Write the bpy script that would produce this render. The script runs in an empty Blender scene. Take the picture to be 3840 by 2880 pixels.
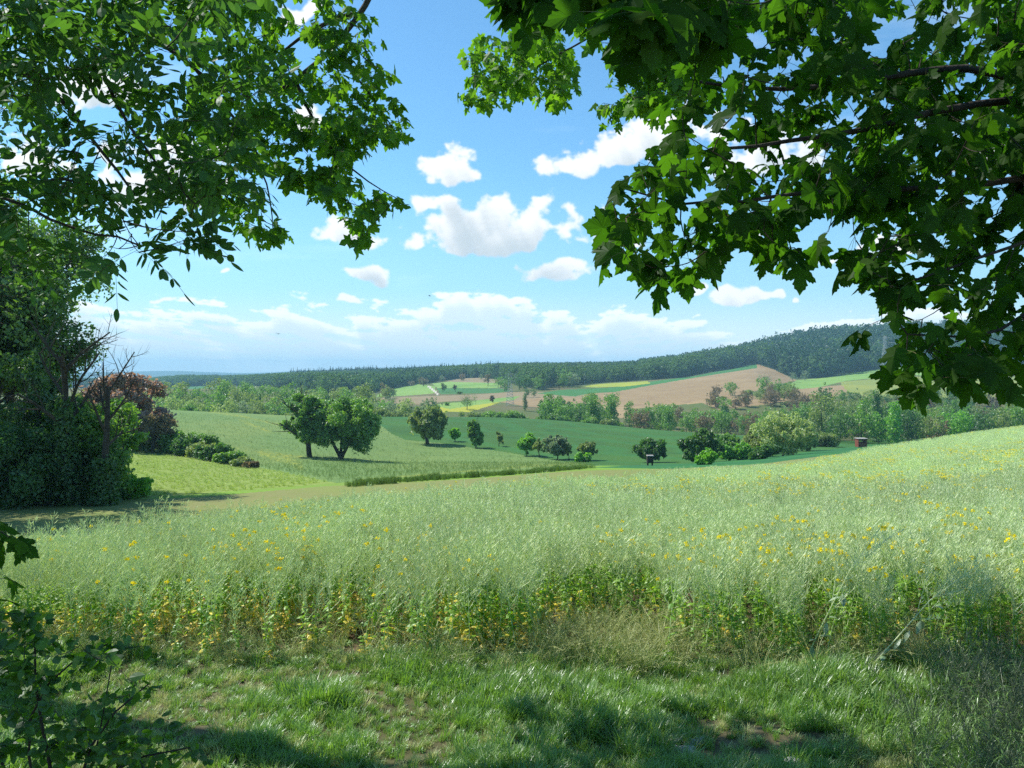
import bpy, math, random
import numpy as np
from mathutils import Vector
C = bpy.context.scene.collection
SC = bpy.context.scene
F, CX, HY = 796.44, 512.0, 372.0          # focal length in pixels, centre column, horizon row of the view

# ---------------------------------------------------------------- camera, sun, sky
cam_d = bpy.data.cameras.new("camera"); cam_d.lens = 28; cam_d.sensor_width = 36
cam_d.clip_start = 0.05; cam_d.clip_end = 40000; cam_d.shift_y = -12/1024
cam = bpy.data.objects.new("camera", cam_d); C.objects.link(cam)
cam.location = (0, 0, 0); cam.rotation_euler = (math.radians(90), 0, 0)
SC.camera = cam
SUN_EL, SUN_AZ = math.radians(52), math.radians(-62)      # azimuth clockwise from +Y (view direction)
SUN = np.array([math.sin(SUN_AZ)*math.cos(SUN_EL), math.cos(SUN_AZ)*math.cos(SUN_EL), math.sin(SUN_EL)])
sd = bpy.data.lights.new("sun", 'SUN'); sd.energy = 3.6; sd.angle = math.radians(0.53); sd.color = (1, .95, .86)
so = bpy.data.objects.new("sun", sd); C.objects.link(so)
so.rotation_euler = Vector((-SUN[0], -SUN[1], -SUN[2])).to_track_quat('-Z', 'Y').to_euler()
SC.view_settings.view_transform = 'Standard'; SC.view_settings.look = 'None'
SC.view_settings.exposure = 0.95; SC.view_settings.gamma = 1
SC.cycles.use_denoising = False
try: SC.cycles.denoiser = 'OPENIMAGEDENOISE'
except Exception: pass
SC.cycles.max_bounces = 6; SC.cycles.diffuse_bounces = 3; SC.cycles.glossy_bounces = 1
SC.cycles.transmission_bounces = 4; SC.cycles.transparent_max_bounces = 4; SC.cycles.volume_bounces = 1
SC.cycles.caustics_reflective = False; SC.cycles.caustics_refractive = False
SC.cycles.sample_clamp_indirect = 4

class NT:
    """small helper to write node trees as expressions"""
    def __init__(s, tree): s.t = tree; s.n = tree.nodes; s.l = tree.links
    def node(s, typ, **kw):
        n = s.n.new(typ)
        for k, v in kw.items(): setattr(n, k, v)
        return n
    def put(s, sock, v):
        if isinstance(v, bpy.types.NodeSocket): s.l.new(v, sock)
        elif v is not None: sock.default_value = v
    def math(s, op, a, b=None, c=None, clamp=False):
        n = s.node('ShaderNodeMath', operation=op, use_clamp=clamp)
        s.put(n.inputs[0], a); s.put(n.inputs[1], b)
        if c is not None: s.put(n.inputs[2], c)
        return n.outputs[0]
    def vmath(s, op, a, b=None, out=0):
        n = s.node('ShaderNodeVectorMath', operation=op); s.put(n.inputs[0], a); s.put(n.inputs[1], b)
        return n.outputs[out]
    def mix(s, f, a, b):
        n = s.node('ShaderNodeMix', data_type='RGBA'); s.put(n.inputs[0], f)
        s.put(n.inputs[6], a if isinstance(a, bpy.types.NodeSocket) else (*a, 1)); s.put(n.inputs[7], b if isinstance(b, bpy.types.NodeSocket) else (*b, 1))
        return n.outputs[2]
    def noise(s, vec, scale, detail=4, rough=.55, dist=0, out=0):
        n = s.node('ShaderNodeTexNoise'); s.put(n.inputs['Vector'], vec); n.inputs['Scale'].default_value = scale
        n.inputs['Detail'].default_value = detail; n.inputs['Roughness'].default_value = rough; n.inputs['Distortion'].default_value = dist
        return n.outputs[out]
    def ss(s, v, a, b):
        n = s.node('ShaderNodeMapRange', interpolation_type='SMOOTHSTEP'); s.put(n.inputs[0], v)
        n.inputs[1].default_value = a; n.inputs[2].default_value = b
        return n.outputs[0]
    def comb(s, x, y, z):
        n = s.node('ShaderNodeCombineXYZ'); s.put(n.inputs[0], x); s.put(n.inputs[1], y); s.put(n.inputs[2], z); return n.outputs[0]
    def sep(s, v):
        n = s.node('ShaderNodeSeparateXYZ'); s.put(n.inputs[0], v); return n.outputs

# clouds: direction of each cumulus in the sky: (u, v, half width, half height), u to the right and v up from the horizon
def dp(x, y, rx, ry): return ((x*.4629-CX)/F, (HY-y*.4629)/F, rx*.4629/F, ry*.4629/F)
CLOUDS = [dp(*c) for c in [
    (1040,470,150,85),(1130,470,100,68),(985,520,95,42),(935,425,55,26),(978,345,60,46),
    (1235,360,62,48),(1330,325,80,55),(1425,285,75,60),(1500,260,60,50),
    (1285,500,58,38),(1330,520,60,28),(1200,590,95,34),(1195,578,55,24),(818,592,60,24),(705,495,85,46),(790,505,50,34),
    (188,572,52,26),(1597,638,62,22),(1490,606,44,22),(1716,652,14,8),(1668,634,12,8),(490,598,12,7),(345,647,30,8),(752,650,32,12),
    (330,380,130,110),(210,190,130,80),(60,330,90,70),(470,300,80,60),(640,12,55,30),(690,255,55,36),
    (1640,330,140,70),(1600,500,80,36),(1800,545,40,18),(1930,540,60,26),(1700,260,60,40),(2100,330,120,60),
    (-300,300,200,120),(2600,300,220,110),(600,-500,260,160),(1700,-700,260,140)]]
BANK = [dp(*c) for c in [(170,700,80,45),(250,712,70,50),(400,692,90,50),(520,690,100,48),(600,705,70,40),(690,700,80,42),(780,702,60,40),
    (890,705,70,50),(960,700,60,45),(1060,692,85,58),(1140,700,70,45),(1230,715,60,35),(1330,700,60,36),(1420,722,60,32),(1500,715,70,30),(1600,716,80,26),
    (1720,714,90,22),(1850,700,60,22),(300,740,260,40),(800,745,300,40),(1200,748,300,34),(1650,740,260,26),(2000,700,200,26),(-200,710,300,50),(2500,700,300,50)]]
W = bpy.data.worlds.new("World"); SC.world = W; W.use_nodes = True
def vhash(ix, iy, seed=0):
    h = (ix.astype(np.int64)*374761393 + iy.astype(np.int64)*668265263 + seed*974711) & 0xffffffff
    h = ((h ^ (h >> 13))*1274126177) & 0xffffffff
    return ((h ^ (h >> 16)) & 0xffff)/65535.0
def vnoise(x, y, seed=0):
    x = np.asarray(x, float); y = np.asarray(y, float)
    ix = np.floor(x); iy = np.floor(y); fx = x-ix; fy_ = y-iy
    fx = fx*fx*(3-2*fx); fy_ = fy_*fy_*(3-2*fy_)
    a = vhash(ix, iy, seed); b = vhash(ix+1, iy, seed); c = vhash(ix, iy+1, seed); d = vhash(ix+1, iy+1, seed)
    return (a*(1-fx)+b*fx)*(1-fy_)+(c*(1-fx)+d*fx)*fy_
def fbm(x, y, seed=0, o=3, g=.5):
    return sum(vnoise(x*2**k+k*3.7, y*2**k+k*1.3, seed+k)*g**k for k in range(o))/sum(g**k for k in range(o))
# density and self-shading of the cumulus, computed here once over the directions in front
NU, NV, U0, U1, V0, V1 = 1900, 760, -1.15, 1.15, 0.0, .92
gu, gv = np.meshgrid(np.linspace(U0, U1, NU), np.linspace(V0, V1, NV))
def sstep(x, a, b):
    t = np.clip((x-a)/(b-a), 0, 1); return t*t*(3-2*t)
def density(blobs, sc, amp, ys, seed):
    wu = gu+(fbm(gu*18, gv*18, seed+50, 3)-.5)*.07; wv = gv+(fbm(gu*18, gv*18, seed+60, 3)-.5)*.045
    acc = np.zeros_like(gu)
    for (u, v, rx, ry) in blobs:
        y_ = (wv-v+ry*.3)/ry; y_ = np.maximum(y_, -2.0*y_)
        acc += np.exp(-1.9*(((wu-u)/rx)**2+y_**2))
    best = np.log(acc+1e-4)*.36+.56
    bil = np.abs(fbm(gu*sc*.8, gv*sc*.8*ys, seed, 5, .6)-.5)*2      # billows
    det = fbm(gu*sc*1.6, gv*sc*1.6*ys, seed+9, 6, .6)-.5
    return best+(det*1.5+(.30-bil)*.95)*amp
def shade(m, du, dv, n, k):
    t = np.zeros_like(m); iu = du*(NU/(U1-U0)); iv = dv*(NV/(V1-V0))
    for i in range(1, n+1):
        t += np.roll(np.roll(m, int(round(iu*i)), 1), -int(round(iv*i)), 0)
    return np.exp(-k*t/n)
D1 = density(CLOUDS, 26, 1.0, 1.2, 3)
D2 = density(BANK, 40, .9, 2.4, 77)
lv = np.maximum(gv, 0)+.03
cell = fbm(gu/lv*2.1+3, 6.5*np.log(lv)+9, 41, 6, .58)
D2 = D2*.75+(cell-.5)*4.6+.20
M1 = sstep(D1, -.03, .40)**.85; M2 = np.maximum(sstep(D2, .0, .45), .50*sstep(gv, .11, .03))
S1 = shade(np.clip(D1, 0, 1.2), .0035, .008, 9, 2.6)*.7+.3*shade(np.clip(D1, 0, 1), .001, .0025, 5, 2.2)
S2 = shade(np.clip(D2, 0, 1.), .002, .0045, 7, 2.4)
S1 = sstep(S1, .16, .74); S2 = sstep(S2, .25, .85)
pix = np.zeros((NV, NU, 4), np.float32); pix[..., 0] = M1; pix[..., 1] = S1; pix[..., 2] = M2; pix[..., 3] = 1
pix2 = pix.copy(); pix2[..., 0] = S2; pix2[..., 1] = sstep(fbm(gu*3, gv*16, 5, 6, .6), .52, .8)*sstep(gv, .03, .12); pix2[..., 2] = 0
def mapimg(name, px_):
    im = bpy.data.images.new(name, NU, NV, float_buffer=True); im.colorspace_settings.name = 'Non-Color'
    im.pixels.foreach_set(px_.ravel()); im.update(); im.pack(); return im
T = NT(W.node_tree); T.n.clear()
sky = T.node('ShaderNodeTexSky', sky_type='NISHITA'); sky.sun_disc = False; sky.sun_elevation = SUN_EL; sky.sun_rotation = SUN_AZ
sky.air_density = 1.0; sky.dust_density = 0.4; sky.ozone_density = 2.2; sky.altitude = 300
tc = T.node('ShaderNodeTexCoord'); dv = tc.outputs['Generated']; s = T.sep(dv)
fy = T.math('MAXIMUM', s[1], .02)
P = T.comb(T.math('MULTIPLY_ADD', T.math('DIVIDE', s[0], fy), 1/(U1-U0), -U0/(U1-U0)), T.math('MULTIPLY_ADD', T.math('DIVIDE', s[2], fy), 1/(V1-V0), -V0/(V1-V0)), 0.0)
def tex(im):
    n = T.node('ShaderNodeTexImage', image=im, extension='CLIP', interpolation='Cubic'); T.l.new(P, n.inputs[0]); sc = T.node('ShaderNodeSeparateColor'); T.l.new(n.outputs[0], sc.inputs[0]); return sc.outputs
t1 = tex(mapimg('cumulus_map', pix)); t2 = tex(mapimg('bank_map', pix2))
SKYK = 0.10
base = T.vmath('MULTIPLY', sky.outputs[0], (SKYK*.56, SKYK*.88, SKYK*.97))
hz = T.ss(s[2], .26, .0)
base = T.mix(T.math('MULTIPLY', hz, .6), base, (.27, .40, .48))
base = T.mix(T.math('MULTIPLY', T.ss(s[2], .07, .0), .75), base, (.50, .59, .63))
base = T.mix(T.math('MULTIPLY', t2[1], .12), base, (.9, .95, 1))
c1 = T.mix(t1[1], (.33, .385, .425), (.57, .585, .595)); c2 = T.mix(t2[0], (.46, .525, .56), (.64, .655, .665))
col = T.mix(T.math('MULTIPLY', t1[2], .88), base, c2)
col = T.mix(t1[0], col, c1)
bg = T.node('ShaderNodeBackground'); T.put(bg.inputs[0], col); bg.inputs[1].default_value = 1.0
wo = T.node('ShaderNodeOutputWorld'); T.l.new(bg.outputs[0], wo.inputs[0])
W.cycles.sampling_method = 'MANUAL'; W.cycles.sample_map_resolution = 512

# ---------------------------------------------------------------- helpers
def tag(o, label=None, cat=None, group=None, kind=None):
    if label: o['label'] = label
    if cat: o['category'] = cat
    if group: o['group'] = group
    if kind: o['kind'] = kind
    return o
def inpoly(px, py, poly):
    px = np.asarray(px, float); py = np.asarray(py, float); r = np.zeros(px.shape, bool); n = len(poly)
    for i in range(n):
        x1, y1 = poly[i]; x2, y2 = poly[(i+1) % n]
        if y1 == y2: continue
        c = ((y1 > py) != (y2 > py)) & (px < (x2-x1)*(py-y1)/(y2-y1)+x1)
        r ^= c
    return r
def mesh(name, V, faces, mats=(), midx=None, smooth=False, attrs=None):
    """faces: list of (n,3) or (n,4) int arrays; midx: matching list of ints / arrays"""
    V = np.asarray(V, np.float32).reshape(-1, 3)
    me = bpy.data.meshes.new(name); me.vertices.add(len(V)); me.vertices.foreach_set('co', V.ravel())
    faces = [np.asarray(f, np.int32) for f in faces if len(f)]
    if faces:
        loops = np.concatenate([f.ravel() for f in faces])
        tot = np.concatenate([np.full(len(f), f.shape[1], np.int32) for f in faces])
        st = np.concatenate([[0], np.cumsum(tot)[:-1]]).astype(np.int32)
        me.loops.add(len(loops)); me.loops.foreach_set('vertex_index', loops)
        me.polygons.add(len(tot)); me.polygons.foreach_set('loop_start', st)
        try: me.polygons.foreach_set('loop_total', tot)
        except Exception: pass
        if midx is not None:
            mi = np.concatenate([np.full(len(f), m, np.int32) if np.isscalar(m) else np.asarray(m, np.int32) for f, m in zip(faces, midx)])
            me.polygons.foreach_set('material_index', mi)
        me.polygons.foreach_set('use_smooth', np.full(len(tot), smooth))
    for m in mats: me.materials.append(m)
    for k, (dom, typ, arr) in (attrs or {}).items():
        a = me.attributes.new(k, typ, dom)
        a.data.foreach_set('vector' if typ == 'FLOAT_VECTOR' else 'value', np.asarray(arr).ravel())
    me.update(calc_edges=True); me.validate()
    return me
def obj(name, me, parent=None, loc=None):
    o = bpy.data.objects.new(name, me); C.objects.link(o)
    if parent is not None: o.parent = parent
    if loc is not None: o.location = loc
    return o
def thing(name, label, cat, loc, group=None, rz=0):
    o = bpy.data.objects.new(name, None); C.objects.link(o); o.empty_display_size = .2
    o.location = loc; o.rotation_euler = (0, 0, rz)
    return tag(o, label, cat, group)
class MB:
    """mesh collector with numpy pieces"""
    def __init__(s): s.V = []; s.F = []; s.M = []; s.A = []; s.n = 0
    def add(s, V, Fs, m=0, a=0.0):
        V = np.asarray(V, float).reshape(-1, 3)
        for f in Fs:
            f = np.asarray(f, int)
            if len(f): s.F.append(f+s.n); s.M.append(m)
        s.V.append(V); s.n += len(V)
        s.A.append(np.full(len(V), a) if np.isscalar(a) else np.asarray(a))
    def tube(s, pts, rad, sides=6, m=0, a=0.0):
        pts = np.asarray(pts, float); n = len(pts); rad = np.broadcast_to(np.asarray(rad, float), (n,))
        d = np.gradient(pts, axis=0); d /= np.linalg.norm(d, axis=1)[:, None]+1e-9
        ref = np.array([0, 0, 1.0]) if abs(d[0][2]) < .9 else np.array([1.0, 0, 0])
        u = np.cross(d, ref); u /= np.linalg.norm(u, axis=1)[:, None]+1e-9; w = np.cross(d, u)
        t = np.linspace(0, 2*np.pi, sides, endpoint=False)
        V = pts[:, None]+rad[:, None, None]*(np.cos(t)[None, :, None]*u[:, None]+np.sin(t)[None, :, None]*w[:, None])
        i = np.arange(n-1)[:, None]*sides; j = np.arange(sides)[None]; k = (j+1) % sides
        q = np.stack([i+j, i+k, i+sides+k, i+sides+j], -1).reshape(-1, 4)
        s.add(V.reshape(-1, 3), [q], m, a)
    def box(s, c, h, m=0):
        c = np.array(c, float); h = np.array(h, float)
        V = np.array([[x, y, z] for x in (-1, 1) for y in (-1, 1) for z in (-1, 1)])*h+c
        s.add(V, [[(0, 1, 3, 2), (4, 6, 7, 5), (0, 4, 5, 1), (2, 3, 7, 6), (0, 2, 6, 4), (1, 5, 7, 3)]], m)
    def mesh(s, name, mats, smooth=False, extra=None):
        tri = [(f, m) for f, m in zip(s.F, s.M)]
        at = {'tint': ('POINT', 'FLOAT', np.concatenate(s.A).astype(np.float32))}
        if extra: at.update(extra)
        return mesh(name, np.concatenate(s.V), [f for f, _ in tri], mats, [m for _, m in tri], smooth, at)

# ---------------------------------------------------------------- materials
MATS = {}
def newmat(name):
    m = bpy.data.materials.new(name); m.use_nodes = True; m.node_tree.nodes.clear(); MATS[name] = m
    T = NT(m.node_tree); out = T.node('ShaderNodeOutputMaterial'); return m, T, out
def leafmat(name, c1, c2, trans, tw=.35, gloss=.05, rough=.45, objvar=0.0, c3=None, nscale=None, namp=.5):
    """foliage: colour from the per-leaf attribute, light passing through the blade, a little sheen"""
    m, T, out = newmat(name)
    a = T.node('ShaderNodeAttribute', attribute_name='tint').outputs['Fac']
    col = T.mix(a, c1, c2)
    if c3 is not None:
        r = T.node('ShaderNodeObjectInfo').outputs['Random']; col = T.mix(T.math('MULTIPLY', r, objvar), col, c3)
    if nscale:
        g = T.node('ShaderNodeNewGeometry'); nz = T.noise(g.outputs['Position'], nscale, 2)
        v = T.math('ADD', 1-namp*.5, T.math('MULTIPLY', nz, namp)); col = T.vmath('MULTIPLY', col, T.comb(v, v, v))
    d = T.node('ShaderNodeBsdfDiffuse'); T.put(d.inputs[0], col)
    t = T.node('ShaderNodeBsdfTranslucent'); T.put(t.inputs[0], T.vmath('MULTIPLY', col, trans))
    mx = T.node('ShaderNodeMixShader'); mx.inputs[0].default_value = tw; T.l.new(d.outputs[0], mx.inputs[1]); T.l.new(t.outputs[0], mx.inputs[2])
    gl = T.node('ShaderNodeBsdfGlossy'); gl.inputs['Roughness'].default_value = rough; gl.inputs[0].default_value = (.9, .95, 1, 1)
    m2 = T.node('ShaderNodeMixShader'); m2.inputs[0].default_value = gloss; T.l.new(mx.outputs[0], m2.inputs[1]); T.l.new(gl.outputs[0], m2.inputs[2])
    T.l.new(m2.outputs[0], out.inputs[0]); return m
def plainmat(name, c1, c2=None, scale=5, rough=.9, bump=0, bscale=20, stretch=(1, 1, 1), detail=5):
    m, T, out = newmat(name)
    p = T.node('ShaderNodeBsdfPrincipled'); p.inputs['Roughness'].default_value = rough; p.inputs['Specular IOR Level'].default_value = .2
    vec = T.vmath('MULTIPLY', T.node('ShaderNodeTexCoord').outputs['Object'], stretch)
    T.put(p.inputs[0], T.mix(T.ss(T.noise(vec, scale, detail), .35, .65), c1, c2 or c1))
    if bump:
        b = T.node('ShaderNodeBump'); b.inputs['Strength'].default_value = bump; b.inputs['Distance'].default_value = .05
        T.put(b.inputs['Height'], T.noise(vec, bscale, 4)); T.l.new(b.outputs[0], p.inputs['Normal'])
    T.l.new(p.outputs[0], out.inputs[0]); return m
def fieldmat(name, c1, c2, c3, fine=3., coarse=.05, streak=None, bump=.4, bdist=.15, yel=None, rows=None, c4=None):
    """field surface: mottled colours, coarse patches, optional drill rows and a vertex-mapped flower colour"""
    m, T, out = newmat(name)
    pos = T.node('ShaderNodeTexCoord').outputs['Object']
    v = T.vmath('MULTIPLY', pos, streak) if streak else pos
    n1 = T.noise(v, fine, 5, .7); n2 = T.noise(v, coarse, 4, .6, .3)
    col = T.mix(T.ss(n1, .3, .7), c1, c2)
    col = T.mix(T.math('MULTIPLY', T.ss(n2, .40, .66), .85), col, c3)
    if c4: col = T.mix(T.math('MULTIPLY', T.ss(T.noise(pos, coarse*5, 3, .7), .54, .68), .6), col, c4)
    h = n1
    if rows:
        ang, wl, amt, rc = rows
        s = T.sep(pos); r = T.math('ADD', T.math('MULTIPLY', s[0], math.cos(ang)*6.283/wl), T.math('MULTIPLY', s[1], math.sin(ang)*6.283/wl))
        r = T.math('ADD', r, T.math('MULTIPLY', T.noise(pos, .02, 2), 26.0))
        rr = T.math('ADD', .5, T.math('MULTIPLY', T.math('SINE', r), .5))
        col = T.mix(T.math('MULTIPLY', T.ss(rr, .55, .95), amt), col, rc)
    if yel:
        a = T.node('ShaderNodeAttribute', attribute_name='bloom').outputs['Fac']
        sp = T.ss(T.math('ADD', T.noise(pos, 1.1, 4, .8), T.math('MULTIPLY', a, .45)), .62, .78)
        sp = T.math('MULTIPLY', sp, T.math('ADD', .25, a))
        col = T.mix(T.math('MINIMUM', sp, .85), col, yel)
    p = T.node('ShaderNodeBsdfPrincipled'); p.inputs['Roughness'].default_value = .95; p.inputs['Specular IOR Level'].default_value = .15
    T.put(p.inputs[0], col)
    b = T.node('ShaderNodeBump'); b.inputs['Strength'].default_value = bump; b.inputs['Distance'].default_value = bdist
    T.put(b.inputs['Height'], h); T.l.new(b.outputs[0], p.inputs['Normal'])
    T.l.new(p.outputs[0], out.inputs[0]); return m
bark = plainmat('bark', (.035, .03, .024), (.07, .06, .048), 6, .95, .8, 14, (1, 1, .25))
dead_bark = plainmat('dead_bark', (.045, .038, .03), (.08, .07, .058), 5, .95, .6, 14, (1, 1, .25))
# ---------------------------------------------------------------- terrain
Y0 = 20.0
def L(pts, dz=0.0):
    """control line from (column, row, depth) triples -> sorted arrays (u, Y, Z)"""
    a = np.array(pts, float); X = (a[:, 0]-CX)/F*a[:, 2]; Z = (HY-a[:, 1])/F*a[:, 2]+dz
    u = X/(a[:, 2]+Y0); o = np.argsort(u); return u[o], a[o, 2], Z[o]
def K(Y, Z): return np.array([-2., 2.]), np.array([Y, Y], float), np.array([Z, Z], float)
def LY(Y, pts): return L([(x, y, Y) for x, y in pts])
CROP = 1.3
LINES = [K(-15, -1.55), K(0.6, -1.6), K(4.6, -2.92), K(8.2, -3.0),
 L([(-400,640,10),(-200,600,11),(0,612,12),(60,580,14),(100,550,16),(199,514,19),(298,499,22),(352,492,24),(463,484,27),(602,477,34),(694,471,42),(791,463.5,58),(845,453.6,75),(865,447,85),(900,442,100),(1024,424,120),(1300,395,150)], -CROP),
 L([(-200,515,36),(0,508,38),(139,499,43),(199,497,45),(324,486,50),(463,479,55),(580,469.8,62),(671,468,70),(760,463,80),(800,457,88),(850,452,104),(900,450,125),(1024,434,150),(1300,400,180)]),
 L([(-200,456,95),(0,456,100),(116,450,112),(200,456,112),(255,465,115),(324,461,128),(428,462,150),(540,462,150),(600,463,146),(671,463,141),(760,457.5,150),(810,452,165),(850,449.5,175),(900,448,190),(1024,440,200),(1300,410,220)]),
 L([(-200,408,255),(0,406,258),(157,406,270),(287,413.5,270),(370,413.5,290),(486,414,310),(555,418,300),(648,428,270),(741,437.5,230),(787,442,212),(847,446.7,205),(900,446,230),(1024,440,250),(1300,425,270)]),
 LY(370, [(-200,436),(370,436),(550,430),(640,434),(1300,434)]),
 LY(450, [(-200,415),(160,412),(370,405),(486,408),(555,411),(600,414),(640,412),(716,404),(800,403),(900,403),(1024,401),(1300,400)]),
 LY(650, [(-200,388),(160,388),(240,390),(370,397),(440,393),(520,391),(590,390.5),(640,387),(716,380),(760,379),(800,386),(900,382),(1024,380),(1300,380)]),
 LY(900, [(-200,391),(160,391),(240,390),(300,389),(380,389),(440,382),(500,379),(590,380),(640,378),(693,376),(756,369),(796,377),(820,376),(900,366),(1024,368),(1300,366)]),
 LY(1300, [(-200,389),(160,389),(240,386),(300,382.5),(400,380),(500,374),(590,373),(640,372),(709,364),(751,358),(787,349),(831,343),(866,341),(900,339),(1024,338),(1300,345)]),
 LY(1800, [(-200,386),(132,386),(180,380),(238,382),(300,378),(360,375),(419,374.5),(480,372.5),(547,371),(600,370),(640,369),(709,365),(787,355),(900,350),(1300,350)]),
 K(2600, -34), K(5200, -60),
 LY(7500, [(-400,372),(0,372),(60,372),(107,370.6),(170,369),(241,372),(280,371),(300,368.5),(340,368.5),(420,365),(480,362),(547,359.6),(620,358.8),(690,359.4),(760,362),(900,364),(1300,366)]),
 K(9500, -120)]
def zline(u, Y):
    z = np.zeros(np.broadcast(u, Y).shape)
    yk = [np.interp(u, l[0], l[1]) for l in LINES]; zk = [np.interp(u, l[0], l[2]) for l in LINES]
    z[...] = zk[0]
    for k in range(len(LINES)-1):
        t = np.clip((Y-yk[k])/(yk[k+1]-yk[k]), 0, 1); z = np.where(Y >= yk[k], zk[k]+(zk[k+1]-zk[k])*t, z)
    return z
def zf(X, Y, fine=True):
    X = np.asarray(X, float); Y = np.asarray(Y, float); u = X/(Y+Y0); z = 0
    for fy_, wy in ((-.07, .25), (0, .5), (.07, .25)):
        for du, wu in ((-.014, .3), (0, .4), (.014, .3)):
            z = z+wy*wu*zline(u+du, Y+(np.abs(Y)+1)*fy_)
    if fine:
        near = np.clip((30-Y)/20, 0, 1)
        z = z+near*((fbm(X*.9, Y*.9, 3)-.5)*.22+(fbm(X*4, Y*4, 9, 2)-.5)*.05)
        z = z+np.clip((Y-30)/60, 0, 1)*(fbm(X/60, Y/60, 5, 2)-.5)*np.clip(Y*.003, 0, 3)
    return z
def px_of(X, Y, Z): return CX+F*X/Y, HY-F*Z/Y
def hit(px, py, ymin=9.0, ymax=9000):
    """ground point seen at a place of the view, searching outward from depth ymin"""
    Ys = ymin*(ymax/ymin)**np.linspace(0, 1, 3000); X = (px-CX)/F*Ys; Zr = (HY-py)/F*Ys
    g = zf(X, Ys) >= Zr
    i = int(np.argmax(g)) if g.any() else int(np.argmin(np.abs(zf(X, Ys)-Zr)/Ys))
    return float(X[i]), float(Ys[i]), float(zf(X[i], Ys[i]))
def base(px, Y):
    X = (px-CX)/F*Y; return X, Y, float(zf(X, Y))
uin = np.concatenate([np.linspace(-1.6, -.72, 60, endpoint=False), np.linspace(-.72, .72, 620), np.linspace(.72, 1.6, 60)[1:]])
rows = [np.linspace(-15, 4, 40, endpoint=False)]
y = 4.0; r_ = []
while y < 9500: r_.append(y); y *= 1.0068 if y < 1500 else 1.012
rows.append(np.array(r_)); YR = np.concatenate(rows); nU, nY = len(uin), len(YR)
GU, GY = np.meshgrid(uin, YR); GX = GU*(GY+Y0); GZ = zf(GX, GY)
cU = .25*(GX[1:, 1:]+GX[:-1, 1:]+GX[1:, :-1]+GX[:-1, :-1]); cY = .25*(GY[1:, 1:]+GY[:-1, 1:]+GY[1:, :-1]+GY[:-1, :-1]); cZ = .25*(GZ[1:, 1:]+GZ[:-1, 1:]+GZ[1:, :-1]+GZ[:-1, :-1])
sy = np.maximum(cY, .5); FPX, FPY = px_of(cU, sy, cZ)
cu = cU/(cY+Y0)
def lineY(k, u): return np.interp(u, LINES[k][0], LINES[k][1])
y3, y4, y6 = lineY(4, cu), lineY(5, cu), lineY(7, cu)
fid = np.zeros(cY.shape, np.int32)           # 0 rough ground
wob = (fbm(cU*.7, cY*.7, 21)-.5)*.8
fid[(cY > 8.3+wob*.6) & (cY < y3)] = 1         # rape soil
strip = (cY >= y3) & (cY < y4); fid[strip] = 2
valley = (cY >= y4) & (cY < y6*1.25)
fid[valley] = 5                               # light crop field
B = lambda pts: inpoly(FPX, FPY, pts)
fid[valley & B([(-2000,512),(-2000,380),(0,420),(116,444),(160,448),(210,458),(255,467),(300,476),(352,486),(300,500),(139,502),(0,514)])] = 3   # meadow
fid[valley & B([(100,505),(139,498.5),(324,484),(440,475),(592,466.5),(620,464),(760,459),(760,464),(671,469),(580,471),(463,481),(324,489),(199,499),(100,512)])] = 4   # mown lane
dark = [(368,411),(380,425),(392,434),(406,440),(440,443),(470,447.5),(505,452),(545,459),(592,465.5),(640,466),(700,464.5),(760,458),(810,452),(850,448),(900,446),(3000,440),(3000,380),(900,400),(600,400),(370,400)]
fid[valley & B(dark)] = 6
fid[valley & B([(590,467.5),(640,465),(700,463.3),(760,458),(820,450.5),(880,444),(3000,420),(3000,470),(760,465),(671,469)])] = 7
far = (cY > y6*1.25)
fid[far] = 8
farf = lambda ymin, ymax, pts, k: fid.__setitem__(far & (cY > ymin) & (cY < ymax) & B(pts), k)
farf(440, 1000, [(375,402),(383,397.6),(475,394.5),(510,392),(537,391.5),(575,396),(590,393.2),(600,394),(600,399),(560,401),(520,404),(500,402),(470,400),(440,402),(430,405)], 9)   # brown strip
farf(420, 1100, [(552,398),(580,397),(590,393.2),(614,392),(640,387.2),(693,378),(720,372),(757,364),(775,370),(797,380.5),(775,385),(735,397),(715,402),(640,408),(628,419),(596,414),(570,404)], 10)  # ploughed hill
farf(420, 1100, [(500,402),(540,398),(552,398),(575,404),(560,407),(530,407)], 10)
farf(500, 1100, [(537,393.5),(560,390),(612,387.5),(641,383),(693,376.2),(757,364),(757,368),(693,378),(640,387.2),(614,392.2),(590,393.4),(575,396.5)], 11)  # green
farf(500, 1100, [(580,386.8),(600,384),(648,381),(650,383.5),(625,386.5),(596,387.5)], 12)  # yellow band
farf(450, 1100, [(375,397),(385,390),(420,384),(434,386),(437,392.5),(431,393.8),(400,396)], 13)
farf(450, 1100, [(437,388.2),(500,388.5),(512,390.5),(500,392.8),(440,394)], 11)
farf(450, 1100, [(432,383.5),(455,381),(500,383),(500,388),(437,388)], 13)
farf(450, 1300, [(445,381),(458,378),(480,377.5),(500,380),(500,383),(455,382)], 9)
farf(430, 700, [(420,408),(480,402),(500,402.5),(470,412),(400,412)], 12)
farf(430, 900, [(430,405),(500,398),(520,396),(514,400),(490,403),(450,409)], 13)
farf(400, 1300, [(782,389),(797,380),(817,378.6),(860,372),(897,367),(960,370),(1400,366),(1400,376),(900,375.4),(845,381),(800,392)], 13)
farf(400, 1300, [(1000,366),(1400,360),(1400,376),(940,374.5),(900,369.5)], 11)
farf(420, 1300, [(840,382),(900,376.5),(1400,379),(1400,400),(872,398),(845,392)], 14)
farf(420, 1300, [(700,402),(800,389),(842,385),(850,395),(800,400),(720,410)], 10)
farf(600, 1400, [(120,384),(139,381),(190,384),(215,388),(190,389),(120,389)], 11)
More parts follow.
